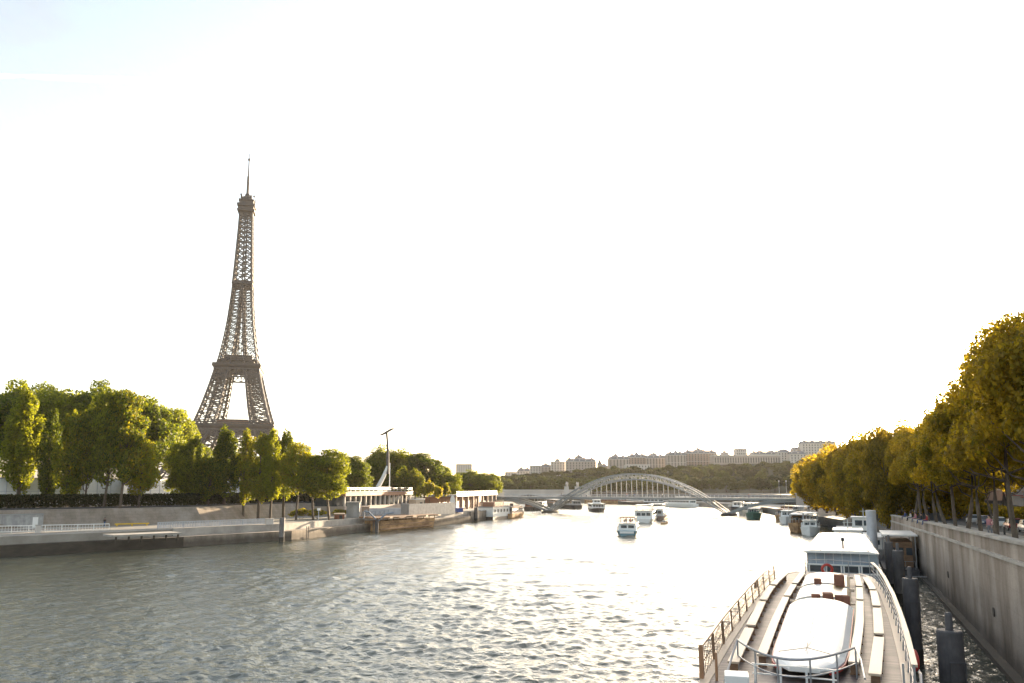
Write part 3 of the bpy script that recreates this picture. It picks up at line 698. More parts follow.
B_('wide tan apartment block above the crown of the footbridge arch', 628, 648, 454.5, 990, 6, M['limestone3'], 'mansard')
B_('pale terrace of flats lying right of the wide tan block', 646, 667, 455, 985, 6, M['limestone'], 'mansard')
B_('low white garden front at the treetops below the tan block', 626, 650, 464.5, 930, 2, M['limestone2'], 'flat')
B_('stone block with tall chimneys left of the long colonnade wing', 667, 686, 452, 960, 6, M['limestone'], 'mansard')
B_('tan block adjoining the left end of the colonnade wing', 685, 717, 450.5, 985, 6, M['limestone3'], 'mansard')
B_('long museum wing with a row of tall colonnade windows', 714, 780, 455, 940, 1, M['limestone'], 'flat', 26, 22, 'museum_wing', None, True)
B_('square attic pavilion rising over the museum wing', 736, 747, 448.5, 965, 3, M['limestone2'], 'flat', 5, 12, 'museum_pavilion')
B_('long roof line right of the attic pavilion on the skyline', 752, 782, 451.5, 1010, 5, M['limestone3'], 'mansard')
B_('white turreted block behind the right end of the museum wing', 778, 792, 448.5, 1000, 5, M['limestone2'], 'hip')
B_('pale low houses touching the tall trees on the right', 790, 806, 451, 990, 4, M['limestone2'], 'mansard')
B_('large hazy block peeping over the right trees', 802, 836, 440.5, 1000, 8, M['limestone2'], 'mansard')
B_('pale blue grey tower block above the left bank trees', 456, 472, 464, 1250, 9, M['limestone2'], 'flat', name='tower_block', zb=6)
B_('small pale block behind the poplars left of the mast', 302, 311, 446.5, 520, 7, M['limestone2'], 'flat', name='tower_block', zb=6)
for x0, x1, yt, Y_, fl_, mt_, rf_, lab in ((519, 524, 466.5, 1085, 4, 'limestone', 'hip', 'narrow gabled house among the low blocks at the far left skyline'), (555, 560, 458.5, 1025, 6, 'limestone3', 'mansard', 'slim tan house rising behind the cream flat topped block'), (575, 583, 455.5, 995, 6, 'limestone2', 'mansard', 'raised centre of the broad mansion with steep zinc roof'), (613, 619, 453, 972, 8, 'limestone2', 'hip', 'steep roofed corner turret on the tall block right of the spire'),
        (634, 640, 451.5, 1000, 7, 'limestone', 'hip', 'steep slate turret rising from the wide tan block'), (651, 657, 452.5, 1000, 7, 'limestone2', 'mansard', 'narrow white house taller than the pale terrace of flats'), (674, 679, 449.5, 980, 7, 'limestone3', 'hip', 'narrow tan tower house left of the colonnade wing'), (695, 703, 448.5, 1005, 7, 'limestone2', 'mansard', 'pale upper storey behind the tan block by the colonnade'),
        (722, 729, 451.5, 1000, 4, 'limestone2', 'mansard', 'small pale house behind the left part of the museum wing'), (757, 763, 449.8, 1020, 5, 'limestone2', 'hip', 'small pointed roof above the right part of the museum wing'), (769, 775, 450, 1025, 5, 'limestone', 'mansard', 'grey roofed house right of the small pointed roof'), (793, 799, 446.5, 1010, 5, 'limestone2', 'mansard', 'white upper house left of the large hazy block')): B_(lab, x0, x1, yt, Y_, fl_, M[mt_], rf_, name='town_house', depth=12)
x, z = XZ(599.5, 459, 975); t = thing('church_tower', 'small church tower with pointed spire on the hill skyline', 'church tower', (x, 975, hill_z(x, 975) - 1))
hz_ = z - hill_z(x, 975) + 1
mb = MB(); mb.box((0, 0, (hz_ - 7) / 2), (6, 6, hz_ - 7)); mb.build('wall', M['limestone'], t)
mb = MB(); mb.loft([[(sx * h_, sy * h_, z_) for sx, sy in ((-1, -1), (1, -1), (1, 1), (-1, 1))] for z_, h_ in ((hz_ - 7, 3.3), (hz_ - 5, 2.2), (hz_, .15))]); mb.build('spire', M['slate'], t)
mb = MB(); x, z = XZ(700, 437, 1000); mb.tube([(0, 0, 0), (0, 0, z - 28)], [.35, .15], 6); o = mb.build('radio_mast', M['steel']); o.location = (x, 1000, 28); tag(o, 'thin radio mast standing on the skyline roofs', 'mast')
# ------------------------------------------------------------------ trees
def leaf_mesh(name, C_, N_, size, mats, seed, aspect=1.5):
    r = np.random.RandomState(seed); n = len(C_)
    a = np.cross(N_, r.randn(n, 3)); a /= np.linalg.norm(a, axis=1)[:, None] + 1e-9; b = np.cross(N_, a)
    s = (size * (.6 + .8 * r.rand(n)))[:, None]; L = a * s * aspect * .5; W = b * s * .5
    bend = N_ * s * .12
    v = np.stack([C_ - L, C_ + W * .9 - bend, C_ + L, C_ - W * .9 - bend], 1).reshape(-1, 3)
    me = bpy.data.meshes.new(name); me.vertices.add(n * 4); me.vertices.foreach_set('co', v.astype(np.float32).ravel())
    me.loops.add(n * 4); me.loops.foreach_set('vertex_index', np.arange(n * 4, dtype=np.int32)); me.polygons.add(n); me.polygons.foreach_set('loop_start', np.arange(0, n * 4, 4, dtype=np.int32))
    for m in mats: me.materials.append(m)
    if len(mats) > 1: me.polygons.foreach_set('material_index', np.repeat((r.rand((n + 39) // 40) < .22).astype(np.int32), 40)[:n])
    me.update(); me.validate(); return me
def make_tree(name, shape, h, rad, base, n, leaf, mats, bark, seed, tr=.28):
    """returns (trunk mesh, crown mesh) of a tree h tall with a crown of radius rad starting at height base"""
    r = np.random.RandomState(seed); mb = MB(); ch = h - base
    if shape == 'poplar':
        K = 64; u = r.rand(K) ** .85; ang = r.rand(K) * 6.283
        prof = np.minimum(1, .35 + 2.6 * u) * np.clip(1.04 - u ** 2.4, 0, 1) ** .55
        rr = rad * prof * (.35 + .55 * r.rand(K)); cc = np.stack([rr * np.cos(ang), rr * np.sin(ang), base + ch * u * .97], 1)
        cr = rad * (.22 + .2 * r.rand(K)) * (1.1 - .55 * u); st = np.array([.9, .9, 2.3])
    else:
        K = {'broad': 58, 'full': 90}.get(shape, 30); d = r.randn(K, 3); d /= np.linalg.norm(d, axis=1)[:, None]; d[:, 2] = np.where(d[:, 2] < -.45, -d[:, 2] * .6, d[:, 2]) if shape != 'full' else d[:, 2]
        f = .45 + .42 * r.rand(K) + (r.rand(K) < .15) * .07
        cc = d * f[:, None] * np.array([rad, rad, ch * .52]) + np.array([0, 0, base + ch * .47]); cr = rad * (.20 + .16 * r.rand(K)); st = np.array([1.15, 1.15, .85])
    w = cr ** 2; k = r.choice(K, n, p=w / w.sum()); g = r.randn(n, 3); g /= np.linalg.norm(g, axis=1)[:, None]
    q = (.55 + .5 * r.rand(n)) ** .8; pos = cc[k] + g * (cr[k] * q)[:, None] * st
    nrm = g * .8 + r.randn(n, 3) * .55 + np.array([0, 0, .35]); nrm /= np.linalg.norm(nrm, axis=1)[:, None]
    crown = leaf_mesh('crown', pos, nrm, leaf, mats, seed)
    lean = r.randn(2) * (.15 if shape == 'poplar' else .42)
    top = base + ch * (.8 if shape == 'poplar' else .5)
    mb.tube([(0, 0, -.5), (0, 0, .5), (lean[0], lean[1], base), (lean[0] * 1.5, lean[1] * 1.5, (base + top) / 2), (0, 0, top)], [tr * 1.35, tr * 1.05, tr * .85, tr * .55, tr * .12], 8)
    for j in range(0, K, 4 if shape != 'poplar' else 7):
        e = cc[j]; z0 = max(base * .85, min(e[2] - .2 * ch, top * .8)) if shape != 'poplar' else max(base, e[2] - 2.5)
        p0 = np.array([lean[0], lean[1], z0]); m1 = (p0 + e) / 2 + np.array([0, 0, -.06 * ch])
        mb.tube([p0, m1, e], [tr * .42, tr * .26, tr * .08], 5)
    t = mb.build('trunk', bark, smooth=True); me = t.data; bpy.data.objects.remove(t)
    return me, crown
TREES = {}
def variant(key, *a): TREES[key] = make_tree(key, *a)
A_, BB, CC_, DD, EE = M['leafA'], M['leafB'], M['leafC'], M['leafD'], M['leafE']
for i in range(4): variant(f'poplar{i}', 'poplar', 20, 3.0, 6.2, 13000, .27, [A_, CC_] if i % 2 else [A_], M['bark'], 10 + i, .30)
for i in range(3): variant(f'light{i}', 'poplar', 13, 2.9, 4.0, 8500, .28, [A_, CC_], M['bark'], 30 + i, .2)
for i in range(4): variant(f'broad{i}', 'broad', 24, 7.2, 4, 23000, .38, [BB, A_] if i % 2 else [BB], M['bark'], 50 + i, .42)
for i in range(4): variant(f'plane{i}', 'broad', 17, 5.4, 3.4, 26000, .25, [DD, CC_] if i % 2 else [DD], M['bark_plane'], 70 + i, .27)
for i in range(5): variant(f'hillside{i}', 'far', 15, 6.6, 1.2, 3000, .8, [EE], M['bark'], 90 + i, .35)
for i in range(4): variant(f'wide{i}', 'full', 24, 7.2, .8, 22000, .40, [BB, A_] if i % 2 else [BB], M['bark'], 150 + i, .42)
for i in range(3): variant(f'oval{i}', 'full', 20, 4.6, 6.0, 15000, .31, [A_, CC_] if i != 1 else [A_], M['bark'], 170 + i, .28)
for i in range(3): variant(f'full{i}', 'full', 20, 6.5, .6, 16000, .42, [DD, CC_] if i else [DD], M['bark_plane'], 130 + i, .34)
for i in range(3): variant(f'shrub{i}', 'far', 5, 2.3, .4, 1300, .36, [CC_, A_], M['bark'], 110 + i, .1)
def tree(key, label, loc, scale, group=None, rz=None, name='tree'):
    t = thing(name, label, 'tree', loc, rnd.uniform(0, 6.28) if rz is None else rz, group, scale)
    for nm, me in zip(('trunk', 'crown'), TREES[key]):
        o = bpy.data.objects.new(nm, me); COL.objects.link(o); o.parent = t
    return t
def tree_px(key, label, bx, by, zb, ytop, wpx=None, group=None, name='tree', Y=None):
    """trunk foot seen at (bx, by) on ground zb, crown top at ytop, crown about wpx wide"""
    if Y is None: X, Y = G(bx, by, zb)
    else: X = XZ(bx, by or 500, Y)[0]
    zt = XZ(bx, ytop, Y)[1]; h = zt - zb
    bh, br = {'pop': (20, 3.0), 'lig': (13, 2.9), 'bro': (24, 7.2), 'pla': (17, 5.4), 'hil': (15, 6.6), 'ful': (20, 6.5), 'ova': (20, 4.6), 'wid': (24, 7.2), 'shr': (5, 2.3)}[key[:3]]
    sz = h / bh; sx = (wpx * Y / 774 / 2) / br * (.94 if key[:3] in ('pop', 'lig') else 1) if wpx else sz
    return tree(key, label, (X, Y, zb), (sx, sx, sz), group, None, name)

GP = 'poplars along the left quay'
for k, (key, bx, by, yt, w, lab) in enumerate((
    ('poplar0', 16, 524, 388, 42, 'tall dark poplar at the far left end of the quay row'),
    ('poplar2', 45, 524, 412, 26, 'shorter dark poplar second from the left end of the quay row'),
    ('poplar1', 65, 525, 412, 34, 'green poplar whose trunk stands left of the white railing middle'),
    ('oval0', 83, 525, 397, 36, 'yellow tinged poplar third trunk behind the white railing'),
    ('oval1', 101, 525, 384, 42, 'high bright poplar beside the person on the left quay'),
    ('oval2', 118, 525, 387, 46, 'golden green poplar at the end of the first white railing'),
    ('oval0', 137, 524, 432, 38, 'small golden tree by the yellow barrier on the left quay'),
    ('oval1', 177, 521, 438, 32, 'slim double tree left one above the start of the slatted railing'),
    ('poplar2', 190, 521, 439, 30, 'narrow dark tree with straight trunk left of the cone shaped poplar'),
    ('poplar0', 223, 520, 429, 36, 'solid cone shaped green poplar in front of the iron tower'),
    ('oval2', 208, 521, 456, 28, 'small shaded tree tucked left of the cone shaped poplar'),
    ('poplar3', 243, 520, 431, 26, 'pale feathery poplar immediately right of the cone shaped one'),
    ('poplar1', 258, 520, 434, 30, 'feathery poplar below the right corner of the tower platform'),
    ('poplar2', 270, 520, 431, 26, 'spiky pale poplar right of the tower platform'),
    ('poplar0', 283, 519, 432, 28, 'spiky poplar rising behind the grey mooring pile'),
    ('oval2', 296, 520, 440, 36, 'yellowish full tree just right of the grey mooring pile'),
    ('oval0', 313, 520, 448, 36, 'yellow green tree by the small white sign post'),
    ('oval1', 329, 520, 446, 42, 'rounded bright tree at the right end of the quay row'))):
    tree_px(key, lab, bx, by, 3.2, yt, w, GP, 'poplar' if key[0] == 'p' else 'tree')
GB = 'large trees along the left bank street'
for k, (px_, Y, yt, lab) in enumerate((
    (-20, 178, 378, 'large dark tree cut off by the left picture edge behind the poplars'), (8, 192, 380, 'large dark round tree behind the leftmost poplar'), (30, 205, 378, 'wide dark tree between first and second poplar on the street'),
    (55, 188, 383, 'dark street tree behind the second poplar'), (76, 210, 379, 'broad street tree whose top shows left of the highest poplar'), (98, 196, 381, 'broad street tree behind the high bright poplar'),
    (121, 212, 386, 'olive street tree behind the golden green poplar'), (140, 204, 390, 'olive street tree on the shoulder of the left tree mass'), (158, 226, 396, 'rounded street tree sloping down toward the tower'),
    (173, 232, 408, 'lower street tree left of the tower foot'), (188, 262, 430, 'shaded street tree left of the tower first platform'), (212, 300, 447, 'dark tree at the foot of the tower behind the cone poplar'),
    (238, 300, 448, 'dark tree under the tower arch behind feathery poplars'), (262, 290, 450, 'dark tree behind the spiky poplars right of the tower'), (290, 280, 452, 'dark tree behind the yellowish tree by the pile'), (312, 285, 455, 'dark tree behind the small white sign post'))):
    tree_px(f'broad{k % 4}', lab, px_, None, 7, yt, None, GB, 'street_tree', Y)
GC = 'park trees behind the pavilion'
for k, (key, px_, Y, yt, w, lab) in enumerate((
    ('wide1', 340, 250, 452, 40, 'green tree left of the columned pavilion roof'), ('wide0', 354, 232, 450, 34, 'bright green tree standing in front of the pavilion left half'),
    ('wide2', 381, 300, 441, 36, 'dark tree whose top is crossed by the signal mast'), ('wide3', 405, 305, 446, 44, 'wide dark tree right of the signal mast'), ('wide0', 424, 300, 447, 42, 'highest dome of the dark trees right of the mast'),
    ('wide1', 440, 320, 460, 30, 'twiggy tree on the falling right edge of the dark trees'), ('light1', 403, 268, 468, 22, 'pale green young tree above the pavilion right end'), ('light0', 415, 270, 470, 22, 'pale yellowish young tree beside the pavilion right end'),
    ('wide2', 451, 300, 470, 26, 'low olive tree left of the terrace building'), ('wide3', 468, 350, 468, 34, 'first rounded tree of the trio above the terrace'), ('wide0', 484, 355, 470, 30, 'middle rounded tree above the terrace building'),
    ('wide1', 494, 360, 471, 18, 'bright yellow green tree nearest the footbridge on the left bank'), ('wide2', 372, 300, 455, 36, 'dark tree directly left of the signal mast'), ('wide1', 396, 330, 449, 40, 'dark background tree between mast and the highest dome'), ('wide3', 350, 300, 458, 40, 'dark background tree behind the pavilion left end'))):
    tree_px(key, lab, px_, None, 6.6, yt, w, GC, 'park_tree', Y)
for k, (px_, Y, yt, w, lab) in enumerate(((421, 258, 484, 11, 'orange yellow bush at the right end of the pavilion'), (438, 256, 484, 10, 'golden bush behind the grey hoarding'), (430, 262, 478, 14, 'grey green bush between two golden bushes'), (446, 262, 482, 12, 'dark green bush left of the white sail shaped post'), (300, 192, 507, 20, 'low green bush right of the mooring pile'), (318, 196, 508, 22, 'low dark bush behind the white sign post'), (212, 186, 516, 14, 'low dark hedge bush under the cone poplar'), (340, 205, 508, 16, 'green bush left of the grey quayside cabin'))):
    tree_px(f'shrub{k % 3}', lab, px_, None, 3.2 if Y < 240 else 6, yt, w, 'bushes on the left bank', 'bush', Y)

# plane trees along the right parapet
def on_wall(D, off):
    pts = RW + [(116, 250), (140, 306), (150, 340)]
    for (x0, y0), (x1, y1) in zip(pts, pts[1:]):
        if y0 <= D <= y1: f = (D - y0) / (y1 - y0); x = x0 + f * (x1 - x0); t = Vector((x1 - x0, y1 - y0)).normalized(); return x + t.y * off, D - t.x * off
def wall_z(D): return np.interp(D, [0, 44, 85.5, 149, 225, 306], [8.0, 6.9, 6.05, 4.9, 5.2, 6.2])
GR = 'plane trees along the right avenue parapet'
NTH = ['nearest', 'second', 'third', 'fourth', 'fifth', 'sixth', 'seventh', 'eighth', 'ninth', 'tenth', 'eleventh', 'twelfth', 'thirteenth', 'fourteenth', 'fifteenth', 'sixteenth', 'seventeenth', 'eighteenth', 'nineteenth', 'twentieth', 'twenty first', 'twenty second', 'twenty third', 'twenty fourth', 'twenty fifth', 'twenty sixth', 'twenty seventh', 'twenty eighth', 'twenty ninth', 'thirtieth', 'thirty first', 'thirty second', 'thirty third', 'thirty fourth', 'thirty fifth', 'thirty sixth']
Ds = [47, 54.5, 62, 69.5, 77, 85, 93.5, 102, 111, 120, 130, 141]
Hs = [17.6, 17.2, 16, 15.6, 15.4, 15, 15, 15.3, 15.8, 16.2, 17, 17]
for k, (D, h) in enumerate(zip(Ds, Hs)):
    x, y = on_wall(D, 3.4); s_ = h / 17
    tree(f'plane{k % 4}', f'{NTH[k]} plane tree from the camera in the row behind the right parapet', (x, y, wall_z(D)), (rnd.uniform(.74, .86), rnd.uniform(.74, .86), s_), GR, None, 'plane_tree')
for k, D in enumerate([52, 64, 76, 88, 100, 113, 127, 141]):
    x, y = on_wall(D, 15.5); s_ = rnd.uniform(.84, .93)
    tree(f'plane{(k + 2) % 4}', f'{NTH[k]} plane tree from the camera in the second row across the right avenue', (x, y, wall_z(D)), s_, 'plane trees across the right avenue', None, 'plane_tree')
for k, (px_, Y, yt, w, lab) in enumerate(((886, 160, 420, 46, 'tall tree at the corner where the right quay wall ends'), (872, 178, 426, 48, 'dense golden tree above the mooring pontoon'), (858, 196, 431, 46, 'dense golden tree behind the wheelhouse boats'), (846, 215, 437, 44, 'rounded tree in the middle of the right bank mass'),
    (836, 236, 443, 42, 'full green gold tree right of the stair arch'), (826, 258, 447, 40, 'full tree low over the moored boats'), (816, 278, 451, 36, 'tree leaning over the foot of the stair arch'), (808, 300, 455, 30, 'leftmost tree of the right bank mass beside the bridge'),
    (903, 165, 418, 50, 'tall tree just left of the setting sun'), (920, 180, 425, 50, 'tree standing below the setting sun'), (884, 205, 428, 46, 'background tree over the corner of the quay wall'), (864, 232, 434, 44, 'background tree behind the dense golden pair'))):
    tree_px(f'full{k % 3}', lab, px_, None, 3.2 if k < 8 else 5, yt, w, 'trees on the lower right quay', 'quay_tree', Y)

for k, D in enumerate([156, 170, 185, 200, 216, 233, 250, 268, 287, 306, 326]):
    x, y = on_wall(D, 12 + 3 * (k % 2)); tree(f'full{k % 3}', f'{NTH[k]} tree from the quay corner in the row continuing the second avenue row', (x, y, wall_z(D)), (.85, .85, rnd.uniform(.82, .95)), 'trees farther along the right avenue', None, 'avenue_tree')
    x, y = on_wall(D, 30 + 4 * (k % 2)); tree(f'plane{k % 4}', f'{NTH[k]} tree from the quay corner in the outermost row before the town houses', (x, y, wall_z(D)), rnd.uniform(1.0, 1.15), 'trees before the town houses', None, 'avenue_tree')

# wooded slope beyond the footbridge: every crown is a tree of its own
rows = [(650, 503, 850, 481, 30), (695, 500, 856, 477, 30), (750, 503, 852, 472.5, 31), (805, 510, 850, 469, 30), (860, 560, 850, 465.5, 25), (838, 488, 850, 469.5, 30), (925, 500, 600, 476, 12)]
RN = ['front', 'second', 'third', 'fourth', 'sixth', 'fifth', 'short rear left']
for j, (Y, xa, xb, yt, n) in enumerate(rows):
    for i in range(n):
        px_ = xa + (xb - xa) * (i + .5) / n + rnd.uniform(-3, 3); u = (px_ - 500) / 360
        y2 = yt + rnd.uniform(-1.8, 1.8) + ((3.5 if j < 3 else 6.5) if u < .28 and 1 < j < 6 else 0) - (3 if u > .6 and j > 2 else 0) - (3 if u > .7 and j > 2 else 0) - (5.5 * min(1, max(0, (u - .35) / .2)) if j < 3 else 0)
        X, zt = XZ(px_, y2, Y); zb = hill_z(X, Y) if Y > 660 else 6.6; h = max(8, zt - zb)
        tree(f'hillside{(i * 2 + j) % 5}', f'{NTH[i].replace("nearest", "first")} tree from the left in the {RN[j]} row of the wooded slope', (X, Y + rnd.uniform(-24, 20), zb - 1), (rnd.uniform(1.05, 1.5), rnd.uniform(1.05, 1.5), h / 15 * rnd.uniform(.95, 1.12)), 'trees of the wooded slope', None, 'hillside_tree')
# ------------------------------------------------------------------ boats
BRZ = R(-23.27)
def axis(r, f): return (11.2 + .395 * f + .9187 * r, 30 + .9187 * f - .395 * r)
def hull_mb(L0, L1, W, zt, bow=.22, stern=.08, sheer=.0, flare=.86):
    """hull between stations L0 (stern) and L1 (bow), half width W"""
    mb = MB(); rings = []; N = 18
    for k in range(N + 1):
        u = k / N; y = L0 + (L1 - L0) * u
        w = W
        if u > 1 - bow: q = (u - 1 + bow) / bow; w = W * max(.04, (1 - q ** 2.2))
        if u < stern: q = 1 - u / stern; w = W * (1 - .3 * q ** 2)
        z = zt + sheer * max(0, (u - .6) / .4) ** 2
        rings.append([(-w * .55, y, -.6), (w * .55, y, -.6), (w * flare, y, .15), (w, y, z), (-w, y, z), (-w * flare, y, .15)])
    mb.loft(rings); return mb, rings
# foreground boat: open plank deck with benches round a white canopy
bt = thing('tour_boat', 'open top tour boat with plank deck and white canopy, moored nearest the camera', 'boat', (11.2, 30, 0), BRZ)
hm, _ = hull_mb(-20, 34.5, 3.5, 2.3, .16, .1); hull = hm.build('hull', M['hull_black'], bt)
def hw_(f): return np.interp(f, [-14, -5, 1, 6, 12, 20, 26, 30, 32.5], [3.0, 3.25, 3.42, 3.5, 3.55, 3.5, 3.35, 3.1, 2.4])
ST = [-14, -9, -5, -2, 1, 4, 8, 12, 16, 20, 24, 27, 30, 32.5]
mb = MB(); mb.prism([(hw_(f) - .12, f) for f in ST] + [(-hw_(f) + .12, f) for f in ST[::-1]], 2.25, 4.42); cab = mb.build('cabin', M['white'], bt)
for s_ in (-1, 1):
    for k in range(14):
        f = -10 + k * 2.7; mb = MB(); mb.box((s_ * (hw_(f + .9) - .11), f + .9, 3.4), (.08, 2.1, 1.1)); mb.build('window', M['glass'], cab)
mb = MB(); mb.prism([(hw_(f) - .22, f) for f in ST] + [(-hw_(f) + .22, f) for f in ST[::-1]], 4.43, 4.6); deck = mb.build('deck', M['deck'], bt)
for s_ in (-1, 1):
    mb = MB()
    for a, c in zip(ST, ST[1:]): mb.loft([[(s_ * (hw_(f) - .34), f, 4.63), (s_ * hw_(f), f, 4.63), (s_ * hw_(f), f, 4.36), (s_ * (hw_(f) - .34), f, 4.40)] for f in (a, c)])
    mb.build('deck_margin', M['cream'], deck)
# left railing with dense slanted balusters, right railing with a fat cream handrail
mb = MB(); FS = [-4.6 + .38 * k for k in range(83)]
for k, f in enumerate(FS):
    x = -hw_(f) + .08
    if k % 8 == 0: mb.bar((x, f, 4.6), (x - .05, f, 5.62), .07)
    if 4 < f < 26.5: mb.bar((x, f, 4.62), (x - .04, f + .3, 5.5), .028)
    elif f < 26: mb.bar((x, f, 4.62), (x - .04, f, 5.5), .03)
mb.tube([(-hw_(f) + .06, f, 5.1) for f in FS], .02, 5)
lr = mb.build('railing', M['wood'], bt)
mb = MB(); mb.tube([(-hw_(f) + .03, f, 5.63) for f in FS[:70]], .062, 8); mb.build('handrail', M['rail'], lr)
mb = MB(); x = -hw_(-4.6); mb.box((x + .05, -4.65, 5.1), (.14, .18, 1.25)); mb.box((x + .55, -4.7, 5.05), (.08, .08, .95)); mb.box((-hw_(16) + .0, 16, 5.45), (.12, .9, .5), 0); mb.build('post', M['rail'], lr)
mb = MB(); FR = [-5 + .5 * k for k in range(71)]
for k, f in enumerate(FR):
    if k % 4 == 0: mb.bar((hw_(f) - .12, f, 4.6), (hw_(f) - .04, f, 5.6), .05)
for z in (4.85, 5.1, 5.35): mb.tube([(hw_(f) - .08, f, z) for f in FR], .014, 5)
rr_ = mb.build('railing', M['steel'], bt)
mb = MB(); mb.loft([[(hw_(f) - .13, f, 5.62), (hw_(f) + .05, f, 5.62), (hw_(f) + .05, f, 5.70), (hw_(f) - .13, f, 5.70)] for f in FR]); mb.build('handrail', M['cream'], rr_)
# benches: (side edge positions at start and end)
def bench(pts, w=.52, back=0):
    mb = MB()
    mb.loft([[(x - w / 2, f, 5.0), (x + w / 2, f, 5.0), (x + w / 2, f, 5.08), (x - w / 2, f, 5.08)] for x, f in pts])
    if back:
        mb.loft([[(x + back * w / 2 - .03, f, 5.08), (x + back * w / 2 + .05, f, 5.08), (x + back * (w / 2 + .1) + .05, f, 5.5), (x + back * (w / 2 + .1) - .03, f, 5.5)] for x, f in pts])
    o = mb.build('bench', M['cream'], bt, bevel=.012)
    (xa, fa), (xb, fb_) = pts[0], pts[-1]; n = max(2, int((fb_ - fa) / 1.8) + 1)
    for k in range(n):
        f = fa + .25 + (fb_ - fa - .5) * k / (n - 1); x = np.interp(f, [p[1] for p in pts], [p[0] for p in pts]); mb = MB(); mb.box((x, f, 4.8), (w * .7, .08, .4)); mb.box((x, f, 4.62), (w * .9, .12, .04)); mb.build('leg', M['wood'], o)
LO = lambda f: np.interp(f, [-4, 3, 8, 12, 16, 20, 26], [-2.28, -2.5, -2.66, -2.78, -2.84, -2.82, -2.62])
RO = lambda f: np.interp(f, [-4, 3, 8, 12, 16, 20, 26], [2.12, 2.5, 2.64, 2.72, 2.76, 2.76, 2.5])
for fn in (LO, RO):
    for a, c in ((-3.8, 3.1), (3.9, 11.4), (12.2, 18.4), (19.2, 25.8)): bench([(fn(f), f) for f in np.linspace(a, c, 6)], .39)
LI = lambda f: np.interp(f, [-2.2, 6, 13.7, 20, 27], [-1.5, -1.66, -1.72, -1.66, -1.5])
RI = lambda f: np.interp(f, [-2.2, 6, 13.7, 20, 27], [1.52, 1.84, 1.98, 2.05, 2.0])
for fn in (LI, RI):
    for a, c in ((-2.2, 13.6), (14.3, 19.7), (20.5, 27)): bench([(fn(f), f) for f in np.linspace(a, c, 8)], .35)
# white canopy over the companionway and two lower skylights behind it
def canopy(name, f0, f1, xl, xr, ze, zc, mat, nose=0.0, split=None):
    mb = MB(); rings = []
    for k in range(17):
        u = k / 16; f = f0 + (f1 - f0) * u; k_ = 1.0
        if nose and u < nose: k_ = (1 - (1 - u / nose) ** 2.5 * .55)
        xa, xb = xl(f) * k_ if nose else xl(f), xr(f) * k_ if nose else xr(f)
        top = [(xa + (xb - xa) * j / 14, f, ze + (zc - ze) * (1 - (2 * j / 14 - 1) ** 2) ** .7 * (.35 + .65 * min(1, u / .2 if nose else 1))) for j in range(15)]
        rings.append(top + [(xb, f, ze - .07), (xa, f, ze - .07)])
    mb.loft(rings)
    if split is not None:
        for i, f in enumerate(mb.f):
            cx = sum(mb.v[v][0] for v in f) / len(f); mb.m[i] = 1 if cx > split else 0
    return mb.build(name, mat, bt, smooth=False)
DL = lambda f: np.interp(f, [-3.6, 0, 11], [-1.08, -1.22, -1.36]); DR = lambda f: np.interp(f, [-3.6, 0, 11.4], [1.12, 1.36, 1.62])
cn = canopy('canopy', -3.9, 11.2, DL, DR, 5.02, 5.42, M['white'], .14)
mb = MB()
for k in range(24):
    f, f2 = -3.5 + k * .61, -3.5 + (k + 1) * .61
    for s_, fn in ((-1, DL), (1, DR)): 
        k1 = 1 - max(0, (1 - (f + 3.9) / 2.1)) ** 2.5 * .55 if f < -1.8 else 1; k2 = 1 - max(0, (1 - (f2 + 3.9) / 2.1)) ** 2.5 * .55 if f2 < -1.8 else 1
        mb.bar((fn(f) * k1 + s_ * .02, f, 4.9), (fn(f2) * k2 + s_ * .02, f2, 4.9), .05, .12)
mb.build('trim', M['red'], cn)
mb = MB()
for x, f in ((-.95, -2.6), (.95, -2.6), (-1.25, 4), (1.4, 4), (-1.3, 10.6), (1.5, 10.6)): mb.bar((x, f, 4.6), (x, f, 5.02), .09)
mb.build('canopy_post', M['steel'], cn)
mb = MB(); mb.tube([(0.02, -2.6, 5.40), (.03, 3, 5.44), (.0, 10.9, 5.44)], .014, 5); mb.tube([(-.9, -2.4, 5.27), (.05, -2.2, 5.43), (.9, -2.4, 5.29)], .014, 5); mb.tube([(.05, -2.2, 5.43), (.75, 9, 5.4)], .01, 5); mb.build('seam', M['cream'], cn)
for a, c in ((13.2, 18.4), (19.4, 25.6)):
    canopy('skylight', a, c, lambda f: -1.22, lambda f: 1.55, 5.0, 5.3, [M['white'], M['ochre']], 0, .55)
    mb = MB(); mb.bar((-1.45, a - .5, 5.0), (1.75, a - .5, 5.0), .14, .1); mb.bar((-1.45, c + .4, 4.95), (1.75, c + .4, 4.95), .1); mb.build('cross_beam', M['cream'], bt)
for x, f, sx, sy, sz, mt in ((-.15, 12.5, .42, .5, .5, 'brick'), (.45, 12.3, .5, .7, .62, 'brick'), (.98, 12.5, .4, .5, .5, 'brick'), (1.3, 12.5, .35, .5, .5, 'brick'), (-.25, 18.9, .4, .5, .62, 'brick'), (.95, 18.9, .55, .6, .9, 'brick'), (.5, 11.7, .5, .5, .3, 'steel')):
    mb = MB(); mb.box((x, f, 4.95 + sz / 2), (sx, sy, sz), .1); o = mb.build('locker', M[mt], bt, bevel=.03)
